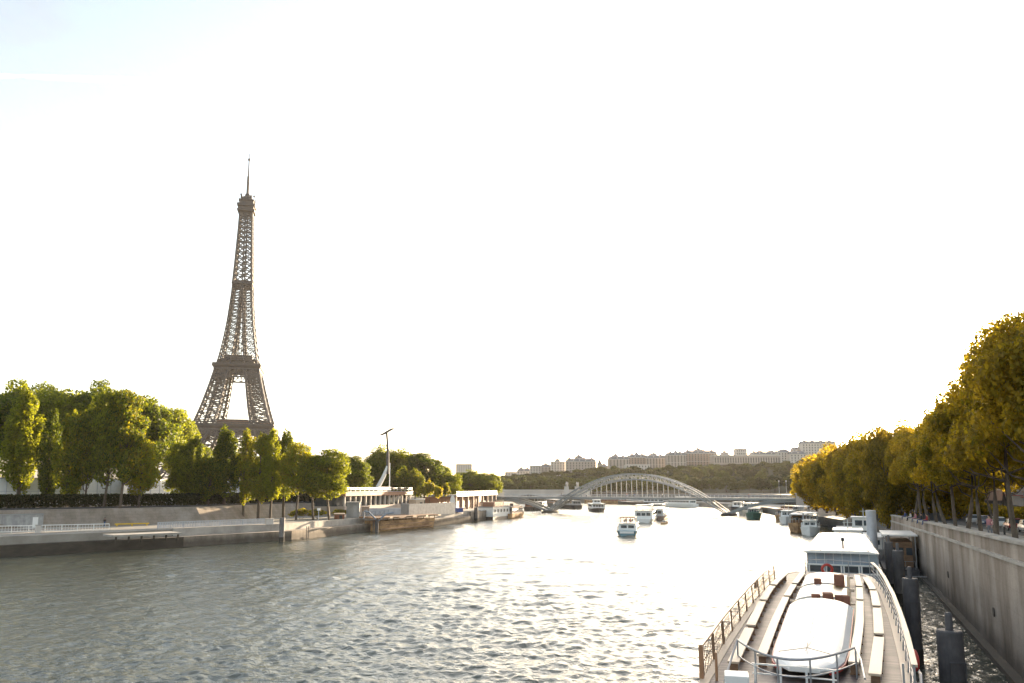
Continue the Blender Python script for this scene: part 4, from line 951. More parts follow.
# curved guard rail round the stair at the near end
mb = MB(); arc = []
for k in range(21):
    u = k / 20; arc.append((-2.25 + 3.85 * u, -2.75 - 2.75 * math.sin(math.pi * u) ** .9 + .25 * u, 5.62))
mb.tube(arc, .04, 8); mb.tube([(p[0], p[1], 5.1) for p in arc], .025, 6)
mb.tube([arc[-1], (1.75, -4.6, 5.6), (1.8, -6.6, 5.5)], .035, 6); mb.tube([arc[0], (-2.3, -4.2, 5.2), (-2.3, -5.8, 4.9)], .035, 6)
for k in (0, 4, 8, 13, 17, 20): mb.tube([(arc[k][0], arc[k][1], 4.6), arc[k]], .03, 6)
mb.build('guard_rail', M['steel'], bt)
mb = MB()
for x in (-1.5, -.7, .1, .9): mb.box((x, -4.4, 4.9), (.07, .07, .62))
mb.box((-.3, -4.4, 5.2), (2.6, .05, .05)); mb.box((-.3, -4.4, 4.9), (2.6, .04, .04)); mb.build('stair_screen', M['white'], bt)
mb = MB(); mb.box((-1.95, -5.6, 4.85), (.75, .8, .5), .15); mb.build('deck_box', M['white'], bt, bevel=.03)
mb = MB(); mb.box((.2, -6.2, 4.625), (2.4, 1.6, .05)); mb.build('hatch', M['steel'], bt)
mb = MB()
for s_, f0 in ((1, -5.0),):
    x = hw_(-5) - .1
    for k in range(7): f = -4.9 + k * .5; mb.bar((x + .15 + k * .03, f, 3.3), (x + .1, f, 5.0 + k * .08), .05)
    mb.tube([(x + .15, -6, 4.4), (x + .35, -3, 5.0), (x + .5, 0, 4.5), (x + .6, 2.2, 4.1)], .05, 6); mb.bar((x - .25, -5.0, 4.6), (x - .25, -5.0, 5.7), .06); mb.bar((x + .05, -5.0, 4.4), (x + .05, -5.0, 5.7), .06)
mb.build('boarding_rail', M['steel'], bt)
def ring(mb, c, ra, rb, ax, mi=0):
    P = []; F = []; n, m = 20, 8; ax = Vector(ax).normalized(); u = ax.orthogonal().normalized(); v = ax.cross(u)
    for i in range(n):
        t = 2 * math.pi * i / n; d = u * math.cos(t) + v * math.sin(t)
        for j in range(m): q = 2 * math.pi * j / m; P.append(Vector(c) + d * (ra + rb * math.cos(q)) + ax * rb * math.sin(q))
    for i in range(n):
        for j in range(m): F.append((i * m + j, i * m + (j + 1) % m, ((i + 1) % n) * m + (j + 1) % m, ((i + 1) % n) * m + j))
    mb.add(P, F, mi)
mb = MB(); ring(mb, (hw_(0) + .12, -.2, 4.9), .30, .09, (1, .2, 0)); o = mb.build('life_ring', M['red'], None, smooth=True); o.location = (11.2, 30, 0); o.rotation_euler = (0, 0, BRZ); tag(o, 'red life ring hanging outside the right rail of the tour boat', 'life ring')
mb = MB(); ring(mb, (.05, 30.3, 5.05), .34, .1, (0, 1, .2)); o = mb.build('life_ring', M['red'], None, smooth=True); o.location = (11.2, 30, 0); o.rotation_euler = (0, 0, BRZ); tag(o, 'red life ring at the far end of the tour boat deck before the glass wall', 'life ring')
mb = MB(); mb.tube([(-2.9, 30.6, 5.6), (0, 31.8, 5.6), (2.9, 30.6, 5.6)], .03, 6)
for x, f in ((-2.9, 30.6), (-1.5, 31.3), (0, 31.8), (1.5, 31.3), (2.9, 30.6)): mb.tube([(x, f, 4.6), (x, f, 5.6)], .03, 6)
mb.build('end_rail', M['steel'], bt)

# glazed restaurant boat behind it
bx, by = axis(1.05, 38)
b2 = thing('restaurant_boat', 'glazed restaurant boat with flat white roof, moored behind the open top tour boat', 'boat', (bx, by, 0), BRZ)
hm, _ = hull_mb(-4, 30, 3.3, 1.5, .2, .1); hm.build('hull', M['hull_black'], b2)
mb = MB(); mb.box((0, -2, 1.6), (6, 3.8, .2)); mb.build('deck', M['deck'], b2)
mb = MB(); mb.box((0, 12.5, 3.1), (5.5, 25, 3.2)); c2 = mb.build('cabin', M['greyblue'], b2)
mb = MB(); mb.box((0, 12.5, 5.18), (5.3, 24.8, 1.16)); gl = mb.build('glazing', M['glass_pale'], b2)
for k in range(9): x = -2.68 + k * .67; mb = MB(); mb.bar((x, .08, 4.7), (x, .08, 5.7), .04); mb.build('glazing_bar', M['pale_steel'], gl)
for s_ in (-1, 1):
    for k in range(13): mb = MB(); mb.bar((s_ * 2.68, .1 + k * 1.88, 4.7), (s_ * 2.68, .1 + k * 1.88, 5.7), .08); mb.build('glazing_bar', M['pale_steel'], gl)
mb = MB()
mb.bar((-2.7, .08, 4.68), (2.7, .08, 4.68), .06)
mb.build('glazing_bar', M['pale_steel'], gl)
mb = MB(); mb.box((0, -.1, 4.70), (5.6, .2, .1)); mb.box((0, -.06, 4.02), (5.5, .1, .08)); mb.build('rail', M['white'], c2)
for k in range(4):
    mb = MB(); mb.box((-2.0 + k * 1.33, -.03, 4.36), (1.05, .08, .46)); w_ = mb.build('window', M['glass'], c2)
    mb = MB()
    for dx in (-.56, .56): mb.box((-2.0 + k * 1.33 + dx, -.08, 4.36), (.09, .1, .56))
    mb.build('frame', M['white'], w_)
mb = MB(); rings = []
for f in (-.7, 27):
    k_ = 1 if f < 5 else .86
    rings.append([(-2.95 * k_, f, 5.68), (2.75 * k_, f, 5.68), (2.75 * k_, f, 5.75), (1.9 * k_, f, 5.89), (-2.4 * k_, f, 5.89), (-2.95 * k_, f, 5.79)])
mb.loft(rings); rf = mb.build('roof', M['white'], b2)
mb = MB()
for k in range(9): mb.box((1.25, 1.5 + k * 2.5, 5.91), (1.5, 2.3, .04))
mb.build('ochre_roof_panel', M['ochre'], rf)  # row of thin ochre sheets along the right part of the roof
mb = MB()
for x in (-1.6, -.4, .6, 2.0): mb.bar((x, -.5, 5.905), (x * .86, 26.8, 5.905), .05)
mb.build('seam', M['cream'], rf)
mb = MB(); mb.lathe([(.07, 0), (.06, .6), (.14, .65), (.12, .9)], (.1, 2.2, 5.88), 8); mb.build('vent', M['dark'], rf)
mb = MB()
for s_ in (-1, 1):
    mb.tube([(s_ * 3.0, -3.5, 3.9), (s_ * 3.05, 0, 3.9), (s_ * 3.05, 22, 3.9)], .03, 6)
    for k in range(12): mb.tube([(s_ * 3.05, -3.5 + k * 2.2, 1.6), (s_ * 3.05, -3.5 + k * 2.2, 3.9)], .025, 5)
mb.build('railing', M['steel'], b2)

def rboat(label, loc, head, L, W, hz, tiers, hullm='hull_black', name='river_boat', rail=True, mast=0, sheer=.5, canopy=None, stripe=None, group=None):
    """a boat with a shaped hull and stacked cabins; tiers: (start, end, half width, height, windows per side, material, roof material)"""
    t = thing(name, label, 'boat', loc, R(-head), group)
    hm, _ = hull_mb(-L / 2, L / 2, W / 2, hz, .25, .1, sheer); hl = hm.build('hull', M[hullm], t)
    if stripe:
        mb = MB(); 
        for s_ in (-1, 1): mb.box((s_ * W / 2, -L * .12, hz - .12), (.06, L * .74, .22))
        mb.box((0, -L / 2 - .02, hz - .3), (W * .66, .06, .5)); mb.build('stripe', M[stripe], hl)
    z = hz
    for (f0, f1, w, h, nw, mt, rm) in tiers:
        f0, f1 = f0 * L, f1 * L
        mb = MB(); mb.loft([[(-w, f0, z - .05), (w, f0, z - .05), (w, f1, z - .05), (-w, f1, z - .05)], [(-w * .96, f0 + .1, z + h), (w * .96, f0 + .1, z + h), (w * .93, f1 - h * .35, z + h), (-w * .93, f1 - h * .35, z + h)]]); c = mb.build('cabin', M[mt], t)
        for s_ in (-1, 1):
            for k in range(nw):
                wl_ = (f1 - f0 - .8) / nw; mb = MB(); mb.box((s_ * w * .985, f0 + .4 + wl_ * (k + .5), z + h * .6), (.1, wl_ * .78, h * .42)); mb.build('window', M['glass'], c)
        ne = max(2, int(w * 1.3))
        for k in range(ne):
            x = -w * .8 + 1.6 * w * (k + .5) / ne
            for f_ in (f0 + .03, f1 - h * .2):
                mb = MB(); mb.box((x, f_, z + h * .58), (1.3 * w / ne, .12 if f_ == f0 + .03 else .3, h * .42)); mb.build('window', M['glass'], c)
        mb = MB(); mb.box((0, (f0 + f1) / 2 - .1, z + h + .06), (w * 2.12, f1 - f0 + .3, .13)); mb.build('roof', M[rm], c, bevel=.03)
        z += h + .1
    if canopy:
        f0, f1, w, zb, zt, mt = canopy; f0 *= L; f1 *= L; mb = MB()
        mb.loft([[(-w, f, zt), (w, f, zt), (w * .9, f, zt + .18), (-w * .9, f, zt + .18)] for f in (f0, f1)]); c = mb.build('canopy', M[mt], t); mb = MB()
        for x in (-w * .93, w * .93):
            for k in range(4): f = f0 + .15 + (f1 - f0 - .3) * k / 3; mb.bar((x, f, zb), (x, f, zt), .09)
        mb.build('canopy_post', M['steel'], c)
    if rail:
        mb = MB()
        for s_ in (-1, 1):
            pts = [(s_ * (W / 2 - .15) * (1 if u < .7 else max(.15, 1 - ((u - .7) / .28) ** 2)), -L / 2 + L * u, hz + .95 + sheer * max(0, (u - .6) / .4) ** 2) for u in np.linspace(.02, .97, 14)]
            mb.tube(pts, .035, 5)
            for p in pts: mb.tube([p, (p[0], p[1], p[2] - .95)], .025, 4)
        mb.build('railing', M['white'], t)
    if mast:
        mb = MB(); mb.tube([(0, -L * .05, z - .1), (0, -L * .05, z + mast)], [.07, .035], 6); mb.bar((-.6, -L * .05, z + mast * .7), (.6, -L * .05, z + mast * .7), .05); mb.build('mast', M['white'], t)
    return t
def wp(x, y): X, Y = G(x, y, 0); return (X, Y, 0)
def onD(px_, D): return (XZ(px_, 500, D)[0], D, 0)
W_, O_ = 'white', 'offwhite'
rboat('white launch with slanted wheelhouse windows moored behind the restaurant boat', onD(846, 104), 23, 22, 5, 2.0, [(-.42, -.05, 2.1, 1.5, 4, W_, W_), (.02, .30, 1.8, 1.7, 3, W_, W_)], W_, mast=1.5)
rboat('pale barge with high wheelhouse moored beside the pontoon', onD(862, 128), 23, 34, 5.5, 2.2, [(-.45, -.1, 2.3, 1.6, 6, O_, O_), (.1, .22, 1.7, 2.1, 3, W_, W_)], 'grey', mast=1.6)
rboat('white cabin cruiser with open steel canopy frame, second in the moored row', (71.2, 186, 0), 203, 13, 4.2, 1.7, [(-.2, .28, 1.6, 1.6, 3, W_, W_)], W_, canopy=(-.46, .1, 1.7, 1.7, 4.9, W_), mast=1.4)
rboat('red brown wooden barge with flat canopy, beside the white canopy cruiser', (75.0, 203, 0), 203, 24, 5, 2.0, [(-.3, .12, 2.0, 1.9, 5, 'wood', 'slate')], 'rust', canopy=(.14, .4, 2.1, 2.0, 4.3, O_), mast=2)
rboat('dark hulled houseboat with white bow in the moored row by the stair arch', (82.5, 222, 0), 205, 22, 5, 2.1, [(-.35, .2, 2.0, 1.8, 5, 'brown_panel', O_)], 'hull_black', canopy=(-.3, .1, 2.1, 4.1, 5.6, W_))
rboat('white houseboat moored off the foot of the stair arch', (87.5, 246, 0), 205, 20, 4.8, 1.9, [(-.3, .25, 1.9, 1.9, 4, W_, O_)], W_, mast=2)
rboat('blunt green barge moored just past the right bridge pier', (87.5, 281, 0), 200, 20, 5.4, 2.0, [(-.35, .15, 2.0, 1.5, 4, 'green', 'greyblue')], 'green')
rboat('white passenger boat moored left of the green barge', (97, 322, 0), 206, 18, 4.8, 1.4, [(-.4, .3, 2.0, 1.7, 5, W_, W_)], W_)
rboat('brown roofed houseboat under the right side arch', (103.5, 290, 0), 205, 30, 5.2, 2.0, [(-.4, .3, 2.2, 2.1, 6, 'brown_panel', 'rust')], 'hull_black')
rboat('tan houseboat close to the brick pier of the side arch', (92.5, 264, 0), 205, 24, 5, 1.8, [(-.4, .25, 2.1, 2.0, 5, 'limestone3', 'brown_panel')], 'rust', mast=2)
rboat('blue grey barge with tan awning moored between the white houseboats', (79.5, 212, 0), 205, 20, 4.6, 1.8, [(-.35, .05, 1.9, 1.7, 4, 'greyblue', O_)], 'greyblue', canopy=(.08, .36, 1.9, 1.8, 3.9, 'cream'), mast=2)
rboat('small white motor yacht moored nearest behind the canopy cruiser stern', (69.5, 163, 0), 203, 12, 3.8, 1.4, [(-.3, .2, 1.5, 1.4, 3, W_, W_)], W_, mast=2)
rboat('long white houseboat in the row beyond the right side arch', (104, 338, 0), 205, 34, 5.4, 2.2, [(-.42, .3, 2.3, 2.2, 7, W_, O_)], 'hull_black')
rboat('low dark barge with white cabin beyond the right side arch', (108.5, 376, 0), 203, 36, 5.4, 1.8, [(-.42, -.1, 2.2, 2.2, 4, W_, O_)], 'hull_black')
rboat('white two deck cruise boat moored against the far embankment', (98, 452, 0), 330, 26, 6, 1.8, [(-.4, .3, 2.6, 2.1, 7, W_, W_), (-.25, .1, 2.1, 1.9, 4, W_, W_)], W_)
rboat('low grey barge moored on the far embankment left of the white cruise boat', (84, 505, 0), 325, 44, 6, 1.8, [(-.4, -.1, 2.3, 2.0, 4, O_, O_)], 'hull_black')
rboat('long brown barge moored at the far embankment behind mid river', (66, 545, 0), 325, 46, 6, 1.9, [(-.4, .2, 2.3, 2.2, 9, 'brick', 'brown_panel')], 'rust')
# boats under way
rboat('white double deck passenger boat crossing under the footbridge arch', (40.5, 372, 0), 180, 22, 7.2, 1.2, [(-.42, .36, 3.2, 2.3, 7, W_, W_), (-.1, .12, 1.8, 1.7, 2, W_, W_)], 'hull_black', mast=1.6)
ta = rboat('small tour boat with teal stern leading toward the camera in mid river', (27.8, 186, 0), 12, 13, 4.9, 1.1, [(-.30, .34, 2.1, 1.5, 5, W_, W_)], 'teal', canopy=(-.28, .2, 1.9, 2.6, 4.0, 'brick'), stripe=W_)
rboat('white glass roofed tour boat, left one of the pair in mid river', (45.5, 263, 0), 14, 30, 6.6, 1.2, [(-.45, .36, 2.9, 2.3, 9, W_, 'glass_pale')], W_, canopy=(-.44, -.2, 2.8, 3.6, 5.4, W_))
rboat('white tour boat with tan bow, right one of the pair in mid river', (53.0, 281, 0), 16, 28, 6.2, 1.3, [(-.42, .3, 2.7, 2.2, 8, O_, W_)], 'limestone3', canopy=(-.4, .0, 2.6, 3.5, 5.2, O_))
rboat('tiny orange dinghy bouncing right of the mid river tour boats', wp(664.5, 524), 30, 3.6, 1.7, .55, [(-.1, .15, .4, .5, 1, W_, W_)], 'rust', 'dinghy', False, sheer=.25)
# left bank moorings
rboat('long dark barge moored under the left half arch of the footbridge', wp(541, 509.5), 8, 34, 5.4, 1.9, [(-.4, .2, 2.2, 2.0, 6, 'hull_black', 'slate')], 'hull_black')
rboat('dark moored boat with pale upper works left of the arch foot', wp(531, 510), 10, 22, 5, 1.8, [(-.3, .25, 2.0, 1.8, 5, 'brown_panel', O_)], 'hull_black')
rboat('grey excursion boat moored beyond the left arch foot', wp(566, 508), 335, 28, 6.4, 1.8, [(-.42, .3, 2.7, 2.3, 7, 'grey', 'slate')], 'hull_black')
rboat('brown cabin boat half hidden behind the left arch foot', wp(553, 506), 345, 24, 6, 1.8, [(-.42, .25, 2.5, 2.2, 6, 'brown_panel', O_)], 'hull_black')
rboat('tan passenger boat moored at the bank end below the footbridge', (.5, 292, 0), 14, 24, 5, 1.7, [(-.42, .3, 2.1, 2.2, 6, 'limestone3', 'brown_panel')], 'rust')
x, y, _ = wp(495, 519.5)
t = thing('house_barge', 'boxy white house barge moored on the left bank before the footbridge', 'boat', (x, y + 6, 0), R(-24))
mb = MB(); mb.box((0, 0, .3), (6.2, 17, 1.4)); mb.build('hull', M['hull_black'], t)
mb = MB(); mb.box((0, 0, 2.6), (5.9, 16.5, 3.2)); c = mb.build('cabin', M['white'], t)
mb = MB(); mb.box((0, 0, 4.3), (6.3, 17, .2)); mb.build('roof', M['slate'], c)
for s_ in (-1, 1):
    for k in range(6): mb = MB(); mb.box((s_ * 2.93, -6.6 + k * 2.6, 3.0), (.12, 1.3, 1.1)); mb.build('window', M['glass'], c)
mb = MB()
for s_ in (-1, 1): mb.bar((s_ * 3, -8, 5.4), (s_ * 3, 8, 5.4), .08); [mb.bar((s_ * 3, -8 + k * 2, 4.4), (s_ * 3, -8 + k * 2, 5.4), .06) for k in range(9)]
mb.build('railing', M['brown_panel'], t)
mb = MB(); mb.box((0, -2, 5.2), (4.6, 7, 1.6)); mb.build('deckhouse', M['brown_panel'], t)

# mooring piles
def pile(label, loc, r, zt, mat, cap=True, fit=True):
    t = thing('mooring_pile', label, 'mooring pile', loc, rnd.uniform(-.3, .3), 'steel mooring piles')
    mb = MB(); mb.lathe([(r, -3), (r, zt - .06), (r * .93, zt)], n=24); mb.build('shaft', M[mat], t, smooth=False)
    if cap: mb = MB(); mb.lathe([(r * .30, zt - .02), (r * .30, zt + .62), (r * .22, zt + .72)], n=12); mb.build('bollard', M[mat], t)
    mb = MB(); mb.lathe([(r * 1.03, -.2), (r * 1.04, .9), (r * 1.0, 1.0)], n=24); mb.build('tide_mark', M['concrete_dark'], t)
    if fit:
        mb = MB(); mb.tube([(-.3, -r - .05, 2.6), (-.3, -r - .14, 3.9), (.3, -r - .14, 3.9), (.3, -r - .05, 2.6)], .035, 6); mb.build('handle', M['steel_dark'], t)
    return t
pile('dark steel mooring pile nearest the camera by the tour boat bow rail', (*[18.3, 33.2], 0), .50, 5.1, 'steel_dark')
pile('dark steel mooring pile second from the camera beside the tour boat', (25.3, 50, 0), .47, 5.3, 'steel_dark')
pile('pair of mooring piles by the pontoon, nearer and taller one', (37.2, 75.5, 0), .50, 5.0, 'pile_grey', True, False)
pile('pair of mooring piles by the pontoon, farther and thinner one', (40.0, 83, 0), .42, 5.3, 'pile_grey', True, False)
pile('tall pale steel pile standing left of the white topped pontoon', (46.6, 101, 0), .62, 8.1, 'pale_steel', False, False)
x, y = G(280, 542, 0); pile('grey blue mooring pile standing off the left quay under the trees', (x + .3, y, 0), .55, 4.9, 'pile_grey', False, False)
x, y = G(475, 521.5, 0); pile('dark mooring pile left of the white house barge', (x + .3, y, 0), .65, 4.6, 'steel_dark', False, False)
x, y = G(511, 516, 0); pile('dark mooring pile right of the white house barge', (x + .3, y, 0), .75, 4.9, 'steel_dark', False, False)
t = thing('pontoon', 'floating pontoon cabin with bright white flat roof by the right wall', 'pontoon', (51.2, 104, 0), BRZ)
mb = MB(); mb.box((0, 0, .3), (4, 14, 1.2)); mb.build('float', M['steel_dark'], t)
mb = MB(); mb.box((.2, 1, 2.5), (2.8, 9, 3.2)); c = mb.build('cabin', M['wood'], t)
for k in range(3): mb = MB(); mb.box((-.8 + k * 1.0, -3.5, 2.9), (.7, .1, .9)); mb.build('window', M['glass'], c)
mb = MB(); mb.box((.2, 1, 4.95), (4.0, 11, .18)); mb.build('roof', M['white'], t)
mb = MB()
for x in (-1.5, 1.9):
    for y in (-4, 1, 6): mb.bar((x, y, .9), (x, y, 4.9), .12)
mb.build('post', M['steel'], t)
mb = MB(); mb.tube([(-1.6, -6.6, 1.9), (1.6, -6.6, 1.9)], .03, 6)
for x in (-1.6, -.5, .5, 1.6): mb.tube([(x, -6.6, .9), (x, -6.6, 1.9)], .03, 6)
mb.build('railing', M['steel'], t)
o = MB(); o.tube([(-4.6, 0, 0), (4.4, 0, .05)], .07, 6); o = o.build('mooring_boom', M['steel']); o.location = (*on_wall(88, -4.9), 1.0); o.rotation_euler = (0, 0, R(-20)); tag(o, 'thin steel boom reaching from the right wall over the water', 'boom')
# ------------------------------------------------------------------ left bank furniture
def fence_line(name, label, p, q, z, h, pitch, mat, panel=None, cat='railing', group=None):
    p, q = Vector(p), Vector(q); L = (q - p).length; a = math.atan2(q.y - p.y, q.x - p.x)
    t = thing(name, label, cat, (p.x, p.y, z), a, group); mb = MB(); n = max(2, int(L / 2.4) + 1)
    for k in range(n): mb = MB(); mb.bar((L * k / (n - 1), 0, 0), (L * k / (n - 1), 0, h), .10); mb.build('post', mat, t)
    mb = MB(); mb.bar((0, 0, h), (L, 0, h), .13); mb.bar((0, 0, .15), (L, 0, .15), .10); mb.bar((0, 0, h * .55), (L, 0, h * .55), .05); mb.build('rail', mat, t)
    if panel:
        mb = MB()
        for k in range(int(L / pitch)): mb.box((pitch * (k + .5), 0, h * .54), (pitch * panel, .05, h * .8))
        mb.build('infill', mat, t)
    return t
g3 = lambda x, y, z=3.3: G(x, y, z)
fence_line('railing', 'white bar railing along the near left quay', g3(-6, 533), g3(109, 530.2), 3.3, 1.15, .45, M['white'], .08)
fence_line('railing', 'pale slatted railing in front of the cone shaped poplar', bank_at(160, 4.6), bank_at(266, 4.6), 3.3, 1.15, .34, M['pale_steel'], .62)
x, y, _ = bank_at(271, 4.8); mb = MB(); mb.box((0, 0, .55), (1.6, 1.2, 1.1), .4); mb.box((0, 0, 1.16), (1.8, 1.4, .12), .4); o = mb.build('concrete_block', M['limestone2'], bevel=.04); o.location = (x, y, 3.2); tag(o, 'pale concrete block ending the slatted railing', 'block')
x, y = G(38.5, 541, 1.9); t = thing('marker_post', 'square pale post standing on the dark wharf ledge', 'post', (x - .6, y + .6, 1.9), .7); mb = MB(); mb.box((0, 0, 1.3), (.75, .75, 2.6)); mb.build('shaft', M['limestone2'], t, bevel=.04); mb = MB(); mb.box((0, 0, 2.66), (.85, .85, .12)); mb.build('cap', M['concrete'], t)
x, y = g3(11, 529); t = thing('site_cabin', 'ribbed grey site cabin behind the white railing at far left', 'cabin', (x - 1, y + 3, 3.2), R(42)); mb = MB(); mb.box((0, 0, 1.35), (8.5, 2.6, 2.6)); mb.build('body', M['ribbed'], t); mb = MB(); mb.box((0, 0, 2.71), (8.7, 2.8, .12)); mb.build('roof', M['grey'], t); mb = MB(); mb.box((2.9, -1.32, 1.15), (.9, .06, 2.0)); mb.build('door', M['white'], t)
# landing ramp slab on short posts
pa, pb = Vector(G(110, 538.5, 2.6)), Vector(G(178, 535.5, 2.6)); a = math.atan2((pb - pa).y, (pb - pa).x); L = (pb - pa).length
t = thing('landing_ramp', 'concrete landing slab on short posts above the dark wharf', 'ramp', (pa.x, pa.y, 0), a)
mb = MB(); mb.prism([(0, -1.6), (L, -1.6), (L, 3.4), (0, 3.4)], 2.9, 3.2); mb.build('slab', M['concrete'], t)
for k in range(6): mb = MB(); mb.box((.6 + k * (L - 1) / 5, -1.0, 2.35), (.25, .25, 1.1)); mb.build('post', M['concrete_dark'], t)
x, y = g3(132, 525.4); mb = MB(); mb.box((0, 0, .45), (6.4, .25, .28)); [mb.box((dx, 0, .2), (.25, .6, .4)) for dx in (-2.8, 0, 2.8)]; o = mb.build('barrier', M['yellow'], bevel=.03); o.location = (x, y, 3.2); o.rotation_euler = (0, 0, R(35)); tag(o, 'low yellow barrier beside the golden tree on the left quay', 'barrier')
# hedge and glass screen, its panes painted sky white, along the street above the bank
HL_ = offset(LB, 31.5)
r = np.random.RandomState(5); pts = []; 
for (x0, y0), (x1, y1) in zip(HL_[1:9], HL_[2:10]):
    n = int(math.hypot(x1 - x0, y1 - y0) * 190); f = r.rand(n); pts.append(np.stack([x0 + (x1 - x0) * f + r.randn(n) * .7, y0 + (y1 - y0) * f + r.randn(n) * .7, 7 + 2.6 * r.rand(n) ** .7], 1))
pts = np.concatenate(pts); nn = r.randn(len(pts), 3); nn /= np.linalg.norm(nn, axis=1)[:, None]
o = bpy.data.objects.new('hedge', leaf_mesh('hedge', pts, nn, .4, [M['hedge_leaf']], 6)); COL.objects.link(o); tag(o, 'long dark clipped hedge along the top of the stone bank', 'hedge')
SL = offset(LB, 50)[1:9]
t = thing('glass_screen', 'long glass screen wall with painted white sky reflection seen between the poplar trunks', 'screen wall', (0, 0, 0))
mbp, mbf = MB(), MB()
for (x0, y0), (x1, y1) in zip(SL, SL[1:]):
    d = Vector((x1 - x0, y1 - y0)); n = max(1, int(d.length / 3)); u = d.normalized()
    for k in range(n):
        a_, b_ = k / n, (k + 1) / n; mbf.bar((x0 + d.x * a_, y0 + d.y * a_, 7), (x0 + d.x * a_, y0 + d.y * a_, 13.2), .2)
        mbp.bar((x0 + d.x * a_ + u.x * .1, y0 + d.y * a_ + u.y * .1, 10.1), (x0 + d.x * b_ - u.x * .1, y0 + d.y * b_ - u.y * .1, 10.1), .06, 5.8)
    mbf.bar((x0, y0, 13.1), (x1, y1, 13.1), .25); mbf.bar((x0, y0, 10.2), (x1, y1, 10.2), .1)
mbp.build('pane', M['white'], t); mbf.build('frame', M['pale_steel'], t)  # the white sky's reflection is painted into the panes as plain white

# pavilion with a colonnade
PA, PB = Vector((-46.5, 216)), Vector((-33.5, 258)); a = math.atan2((PB - PA).y, (PB - PA).x); L = (PB - PA).length
t = thing('pavilion', 'long low pavilion with white columns and red brown fascia on the left bank', 'pavilion', (PA.x, PA.y, 3.2), a)
mb = MB(); mb.box((L / 2, 5, 1.3), (L, 10, 2.6)); mb.build('base', M['limestone'], t)
mb = MB(); mb.box((L / 2, 6.2, 4.0), (L - .4, 6.6, 3.0)); mb.build('glazing', M['glass'], t)
for k in range(15): mb = MB(); mb.box((.3 + k * (L - .6) / 14, .3, 4.05), (.42, .42, 2.9)); mb.box((.3 + k * (L - .6) / 14, .3, 5.4), (.6, .6, .2)); mb.build('column', M['limestone2'], t)
mb = MB(); mb.box((L / 2, 4.6, 6.05), (L + .8, 10, 1.1)); mb.build('fascia', M['brown_panel'], t)
mb = MB(); mb.box((L / 2, 4.6, 6.65), (L + 1.1, 10.3, .12)); mb.build('roof', M['slate'], t)
mb = MB(); mb.bar((0, -.2, 7.75), (L, -.2, 7.75), .14); mb.bar((0, -.2, 7.25), (L, -.2, 7.25), .08); [mb.bar((k * L / 16, -.2, 6.7), (k * L / 16, -.2, 7.75), .1) for k in range(17)]; mb.build('railing', M['steel'], t)
mb = MB(); mb.box((L * .62, 3.5, 7.4), (9, 4, 1.4)); mb.build('roof_box', M['limestone2'], t)
# signal mast on a white curved foot
x0, z0 = XZ(371, 491, 246); x1, z1 = XZ(388, 466, 246); x2, z2 = XZ(386.7, 433, 246)
t = thing('signal_mast', 'tall grey mast with tilted head on a curving white foot', 'mast', (x1, 246, z0 - .8))
zz_ = z0 - .8
mb = MB(); mb.tube([(x0 - x1 - .6, 0, .0), (x0 - x1 + 1.7, 0, .9), (x0 - x1 + 2.6, 0, 2.8), (-1.4, 0, 5.2), (-.2, 0, 8.2), (0, 0, 9.0)], [1.3, .85, .7, .62, .5, .42], 12); mb.lathe([(2.6, 0), (1.8, .5), (.9, 1.1)], (x0 - x1 + 1.3, 0, 0), 14); mb.build('foot', M['white'], t, smooth=True)
mb = MB(); mb.tube([(0, 0, z1 - zz_ - 2.5), (-.1, 0, z1 - zz_ + 4), (x2 - x1, 0, z2 - zz_)], [.5, .46, .36], 8); mb.bar((-.5, 0, 10), (-.35, 0, z2 - zz_ - 1.5), .22); mb.build('pole', M['steel_dark'], t)
mb = MB(); mb.loft([[(x2 - x1 + dx - w, dy, z2 - zz_ + dz) for w, dy in ((-.55, -.7), (.55, -.7), (.55, .7), (-.55, .7))] for dx, dz in ((-1.9, -.7), (-.7, -.15), (1.0, .9), (2.1, 1.5))]); mb.build('head', M['steel_dark'], t)
mb = MB(); x, z = XZ(390, 463, 250); mb.tube([(0, 0, 0), (0, 0, z - 6.5)], [.22, .14], 6); mb.lathe([(.3, 0), (.3, .5), (.2, .6)], n=8); o = mb.build('flag_pole', M['white']); o.location = (x, 250, 6.5); tag(o, 'thin pale pole right behind the signal mast foot', 'pole')
# quayside huts, hoarding, hull
def hut(name, label, cat, x0, x1, yt, yb, Y, zb, mat, depth=4, roofm=None, rz=R(60), extra=None):
    xa, zt = XZ(x0, yt, Y); xb, _ = XZ(x1, yt, Y); w = xb - xa; h = zt - zb
    t = thing(name, label, cat, ((xa + xb) / 2, Y, zb), rz); sx = w * .75
    mb = MB(); mb.box((0, 0, h / 2), (sx, depth, h)); mb.build('body', M[mat], t, bevel=.03)
    mb = MB(); mb.box((0, 0, h + .09), (sx + .3, depth + .3, .2)); mb.build('roof', M[roofm or mat], t)
    if extra: mb = MB(); mb.box((sx * .15, -depth / 2 - .03, h * .42), (sx * .3, .08, h * .75)); mb.build('door', M[extra], t)
    return t
hut('site_cabin', 'plain grey box cabin in front of the pavilion columns', 'cabin', 345, 362, 502.5, 520, 207, 3.2, 'grey', 5, None, R(10), 'steel')
hut('kiosk', 'low red brown kiosk with cream roof left of the grey box cabin', 'kiosk', 333, 346, 514, 523, 196, 3.2, 'brick', 4, 'cream', R(12), 'dark')
hut('site_cabin', 'small pinkish cabin right of the grey box cabin', 'cabin', 361, 370, 507, 517, 212, 3.2, 'limestone3', 3, None, R(15), 'grey')
hut('tarp_box', 'small deep blue tarpaulin box at the end of the grey hoarding', 'box', 455, 463, 508.5, 514, 250, 3.2, 'blue', 3, None, R(20))
